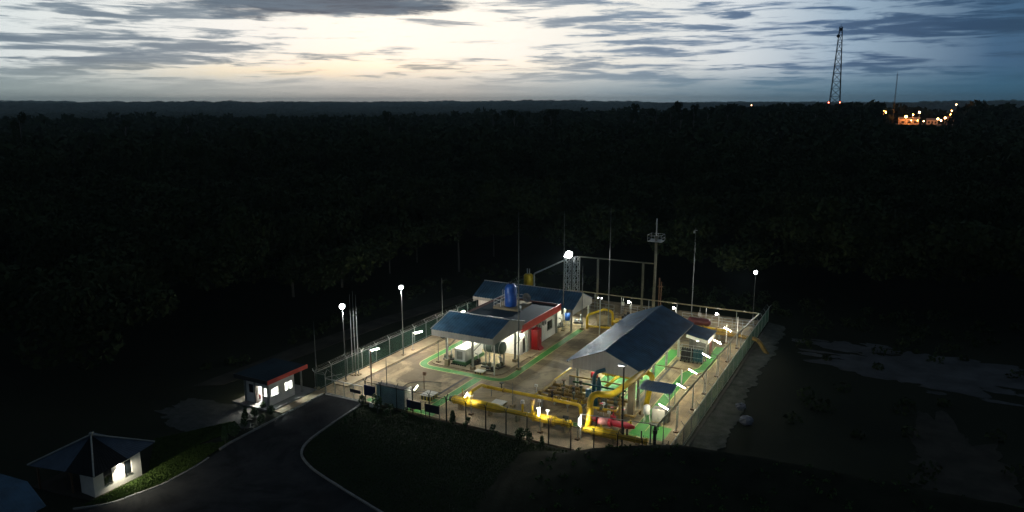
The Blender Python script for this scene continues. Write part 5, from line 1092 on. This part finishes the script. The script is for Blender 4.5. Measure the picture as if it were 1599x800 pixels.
tp = [(v.x, v.y) for v in q0]; m = MB(); strip_mesh(tp, 6, 0, 1, m)
m.v = [(x, y, th(x, y) + (.5 if zz > .5 else -.5)) for x, y, zz in m.v]; struct(m.build('far_track', sand))

# ---------------------------------------------------------------- trees
def tree_mesh(rng, h, cr, n, s, trunk=bark, umbrella=False):
    g = thing('forest_tree', 'tree', 'tree', (0, 0, 0), 'single trees standing out of the dark forest'); parts = []
    nb = 9
    limbs = MB().tube([(0, 0, -1.5), (.1, 0, h * .35), (.25, .1, h * .62), (.2, 0, h * .86)], [h * .018, h * .014, h * .01, h * .004], 7)
    for k in range(nb):
        a = k * 2.4 + rng.uniform(-.3, .3); rr = cr * rng.uniform(.35, .8); zc = h * (rng.uniform(.74, .95) if umbrella else rng.uniform(.5, .93)); c = (rr * math.cos(a), rr * math.sin(a), zc)
        limbs.tube([(.2, 0, zc - h * .16), (c[0] * .5, c[1] * .5, zc - h * .05), c], [h * .006, h * .004, h * .002], 5); parts.append(leafball(rng, c, cr * rng.uniform(.32, .55), n // nb, s, (1, 1, .62)))
    tri_mesh('crown', np.concatenate(parts), 4, leaf, g); limbs.build('trunk', trunk, g); return g
rng = np.random.default_rng(5)
T0 = [tree_mesh(rng, 34, 7, 1700, .55), tree_mesh(rng, 30, 6, 1500, .5, umbrella=True), tree_mesh(rng, 24, 4.5, 1100, .42, bark_p, True)]
tu = set()
def put_tree(k, u, d, vtop, label, wpx=None):
    q = RV * ((u - 799.5) / FPX) + FV * 1.02; q = q / q.length * d / 1.0
    z = th(q.x, q.y); fwd = q.dot(FV); tz = CAM_H - (vtop - 160) / FPX * fwd * 1.02; hh = max(6, tz - z); base = (34, 30, 24)[k]
    s = hh / base; loc = (q.x, q.y, z)
    if k not in tu: tu.add(k); o = T0[k]; o.location = loc
    else: o = dup(T0[k], loc)
    sx = s if wpx is None else wpx / FPX * fwd / (2.2 * (7, 6, 4.5)[k])
    o.scale = (sx, sx, s); o.rotation_euler.z = u * .11; o['label'] = label
for a in ((0, 27, 330, 160, 'lone dark tree against the horizon at the far left', 26), (0, 192, 420, 176, 'dark treetop above the canopy right of the far left tree', 30), (1, 290, 460, 182, 'rounded treetop in the left part of the dark canopy', 22), (1, 607, 420, 172, 'narrow pointed treetop left of the picture centre', 20), (0, 770, 400, 168, 'low treetop left of the broad crown near the centre', 26), (0, 803, 380, 161, 'broad dark treetop near the centre of the horizon', 34),
          (1, 860, 420, 170, 'low treetop right of the broad crown near the centre', 26), (1, 991, 420, 161, 'feathery dark treetop left of the skyline clump', 18), (0, 1025, 410, 160, 'second crown in the skyline clump right of centre', 30), (0, 1048, 400, 155, 'highest crown in the skyline clump right of centre', 22), (1, 1064, 405, 158, 'fourth crown in the skyline clump right of centre', 24), (1, 1084, 420, 162, 'small rounded crown right of the highest one', 16), (0, 1106, 430, 158, 'tall crown at the right end of the skyline clump', 24), (1, 1137, 440, 165, 'low crown right of the skyline clump', 20), (1, 1157, 450, 164, 'low crown next to the lone skyline lamp', 20),
          (0, 1235, 430, 163, 'dark crown on the low rise left of the tower', 40), (0, 1275, 440, 162, 'dark crown just left of the tower foot', 36), (0, 1345, 450, 167, 'dark crown between the tower and the thin mast', 36),
          (2, 713, 150, 318, 'pale trunked tree at the forest edge behind the floodlight pole', None), (2, 521, 140, 322, 'pale trunked tree behind the left floodlight', None), (2, 600, 150, 350, 'pale trunked tree between the two left floodlights', None), (2, 645, 160, 345, 'pale trunked tree just right of the second floodlight', None), (2, 440, 135, 330, 'pale trunked tree above the guardhouse roof', None), (2, 770, 165, 335, 'pale trunked tree above the rear building roof', None)): put_tree(*a)
# forest mass
prng = np.random.default_rng(11)
def crown_proto(n, s, seed):
    r = np.random.default_rng(seed); ps = []
    for k in range(6):
        a = k * 2.4; ps.append(leafball(r, (.55 * math.cos(a), .55 * math.sin(a), r.uniform(-.25, .3)), r.uniform(.4, .6), n // 6, s, (1, 1, .75)))
    return np.concatenate(ps)
PC = [crown_proto(1000, .072, 50 + k) for k in range(4)]
PN = [crown_proto(210, .16, k) for k in range(4)]; PF = [crown_proto(90, .24, 10 + k) for k in range(4)]
chunks = []; d = 60.0
while d < 3200:
    s = 6.0 + .013 * d; na = int(1.62 * d / s)
    for i in range(na):
        a = -.83 + 1.62 * (i + prng.uniform(-.4, .4)) / na; dd = d + prng.uniform(-.5, .5) * s
        q = RV * math.sin(a) * dd + FV * math.cos(a) * dd; x, y = q.x, q.y
        if -77 < x < 26 and y < 127: continue
        if dd < 60 or (x > -20 and y < 70 and x < 60): continue
        if x < -70 and y < 43: continue
        u = 799.5 + math.tan(a) * FPX * 1.02
        rr = s * prng.uniform(.55, .85); near_works = 1372 < u < 1505 and 250 < dd < 850
        if near_works and dd > 752: continue
        hh = prng.uniform(13, 22) * (1 if dd > 200 else .85); z = th(x, y)
        if near_works:
            hh = min(hh, 32.5 - 20.5 * dd / 770 - z)
            if hh < 2.5: continue
            rr = min(rr, hh * .8)
        P = (PC if dd < 240 else PN if dd < 420 else PF)[prng.integers(4)]; ang = prng.uniform(0, 2 * PI); c, sn = math.cos(ang), math.sin(ang)
        Q = np.empty_like(P); Q[:, 0] = (P[:, 0] * c - P[:, 1] * sn) * rr + x; Q[:, 1] = (P[:, 0] * sn + P[:, 1] * c) * rr + y; Q[:, 2] = P[:, 2] * max(rr, hh * .36) * 1.0 + z + hh - rr * .5
        chunks.append(Q)
    d += s * .9
PB = [crown_proto(36, .34, 30 + k) for k in range(4)]; d = 3150.0
while d < 9500:
    s = .017 * d; na = int(1.62 * d / s)
    for i in range(na):
        a = -.83 + 1.62 * (i + prng.uniform(-.5, .5)) / na; dd = d + prng.uniform(-.5, .5) * s * 1.3; q = RV * math.sin(a) * dd + FV * math.cos(a) * dd
        z = th(q.x, q.y); P = PB[prng.integers(4)]; rr = s * prng.uniform(.35, .8); hz = prng.uniform(5, 24)
        chunks.append(P * np.array([rr, rr, hz]) + np.array([q.x, q.y, z + hz * .4]))
    d += s * 1.1
V = np.concatenate(chunks); struct(tri_mesh('forest_canopy', V, 4, leaf), 'stuff')
print('forest crowns', len(chunks), 'faces', len(V) // 4)
# low undergrowth between the yard and the woods
us = []
for i in range(900):
    x, y = prng.uniform(-80, 30), prng.uniform(40, 135)
    if (-69 < x < -11 and y < 122) or (-75.5 < x < -65 and y < 112): continue
    if -12 < x < 22 and 60 < y < 118 and prng.uniform() < .7: continue
    if y < 62 and -60 < x < -5: continue
    if x < -60 and y < 58: continue
    r_ = prng.uniform(.4, 1.3); us.append(leafball(prng, (x, y, r_ * .4), r_, 40, .25, (1, 1, .7)))
struct(tri_mesh('undergrowth', np.concatenate(us), 4, leaf), 'stuff')
bs = []
for i in range(150):
    x = prng.uniform(-29, 10); y = prng.uniform(50, 60.5); hh = np.interp(x, [-33, -30, -27, -23, -19, -15, -8, 12], [-.4, .3, 1.35, 2.9, 4.1, 5.0, 5.4, 5.8]); k = np.interp(y, [40, 48, 56, 60, 61.5, 63.3], [-.05, .25, .8, 1, .75, -.12])
    bs.append(leafball(prng, (x, y, hh * k - .05), .35, 26, .12, (1, 1, .6)))
struct(tri_mesh('bank_weeds', np.concatenate(bs), 4, grass_m), 'stuff')
# ---------------------------------------------------------------- haze
hm = bpy.data.materials.new('pale_air'); hm.use_nodes = True; t = hm.node_tree; t.nodes.clear()
pv = t.nodes.new('ShaderNodeVolumePrincipled'); pv.inputs['Density'].default_value = 8.5e-5; pv.inputs['Color'].default_value = (.66, .90, 1, 1); pv.inputs['Anisotropy'].default_value = .3
oo = t.nodes.new('ShaderNodeOutputMaterial'); t.links.new(pv.outputs[0], oo.inputs['Volume'])
struct(MB().box(-11600, 11600, -11600, 11600, -60, 112).build('haze', hm), 'stuff')
for o in COL.objects:
    if '_o' in o: del o['_o']
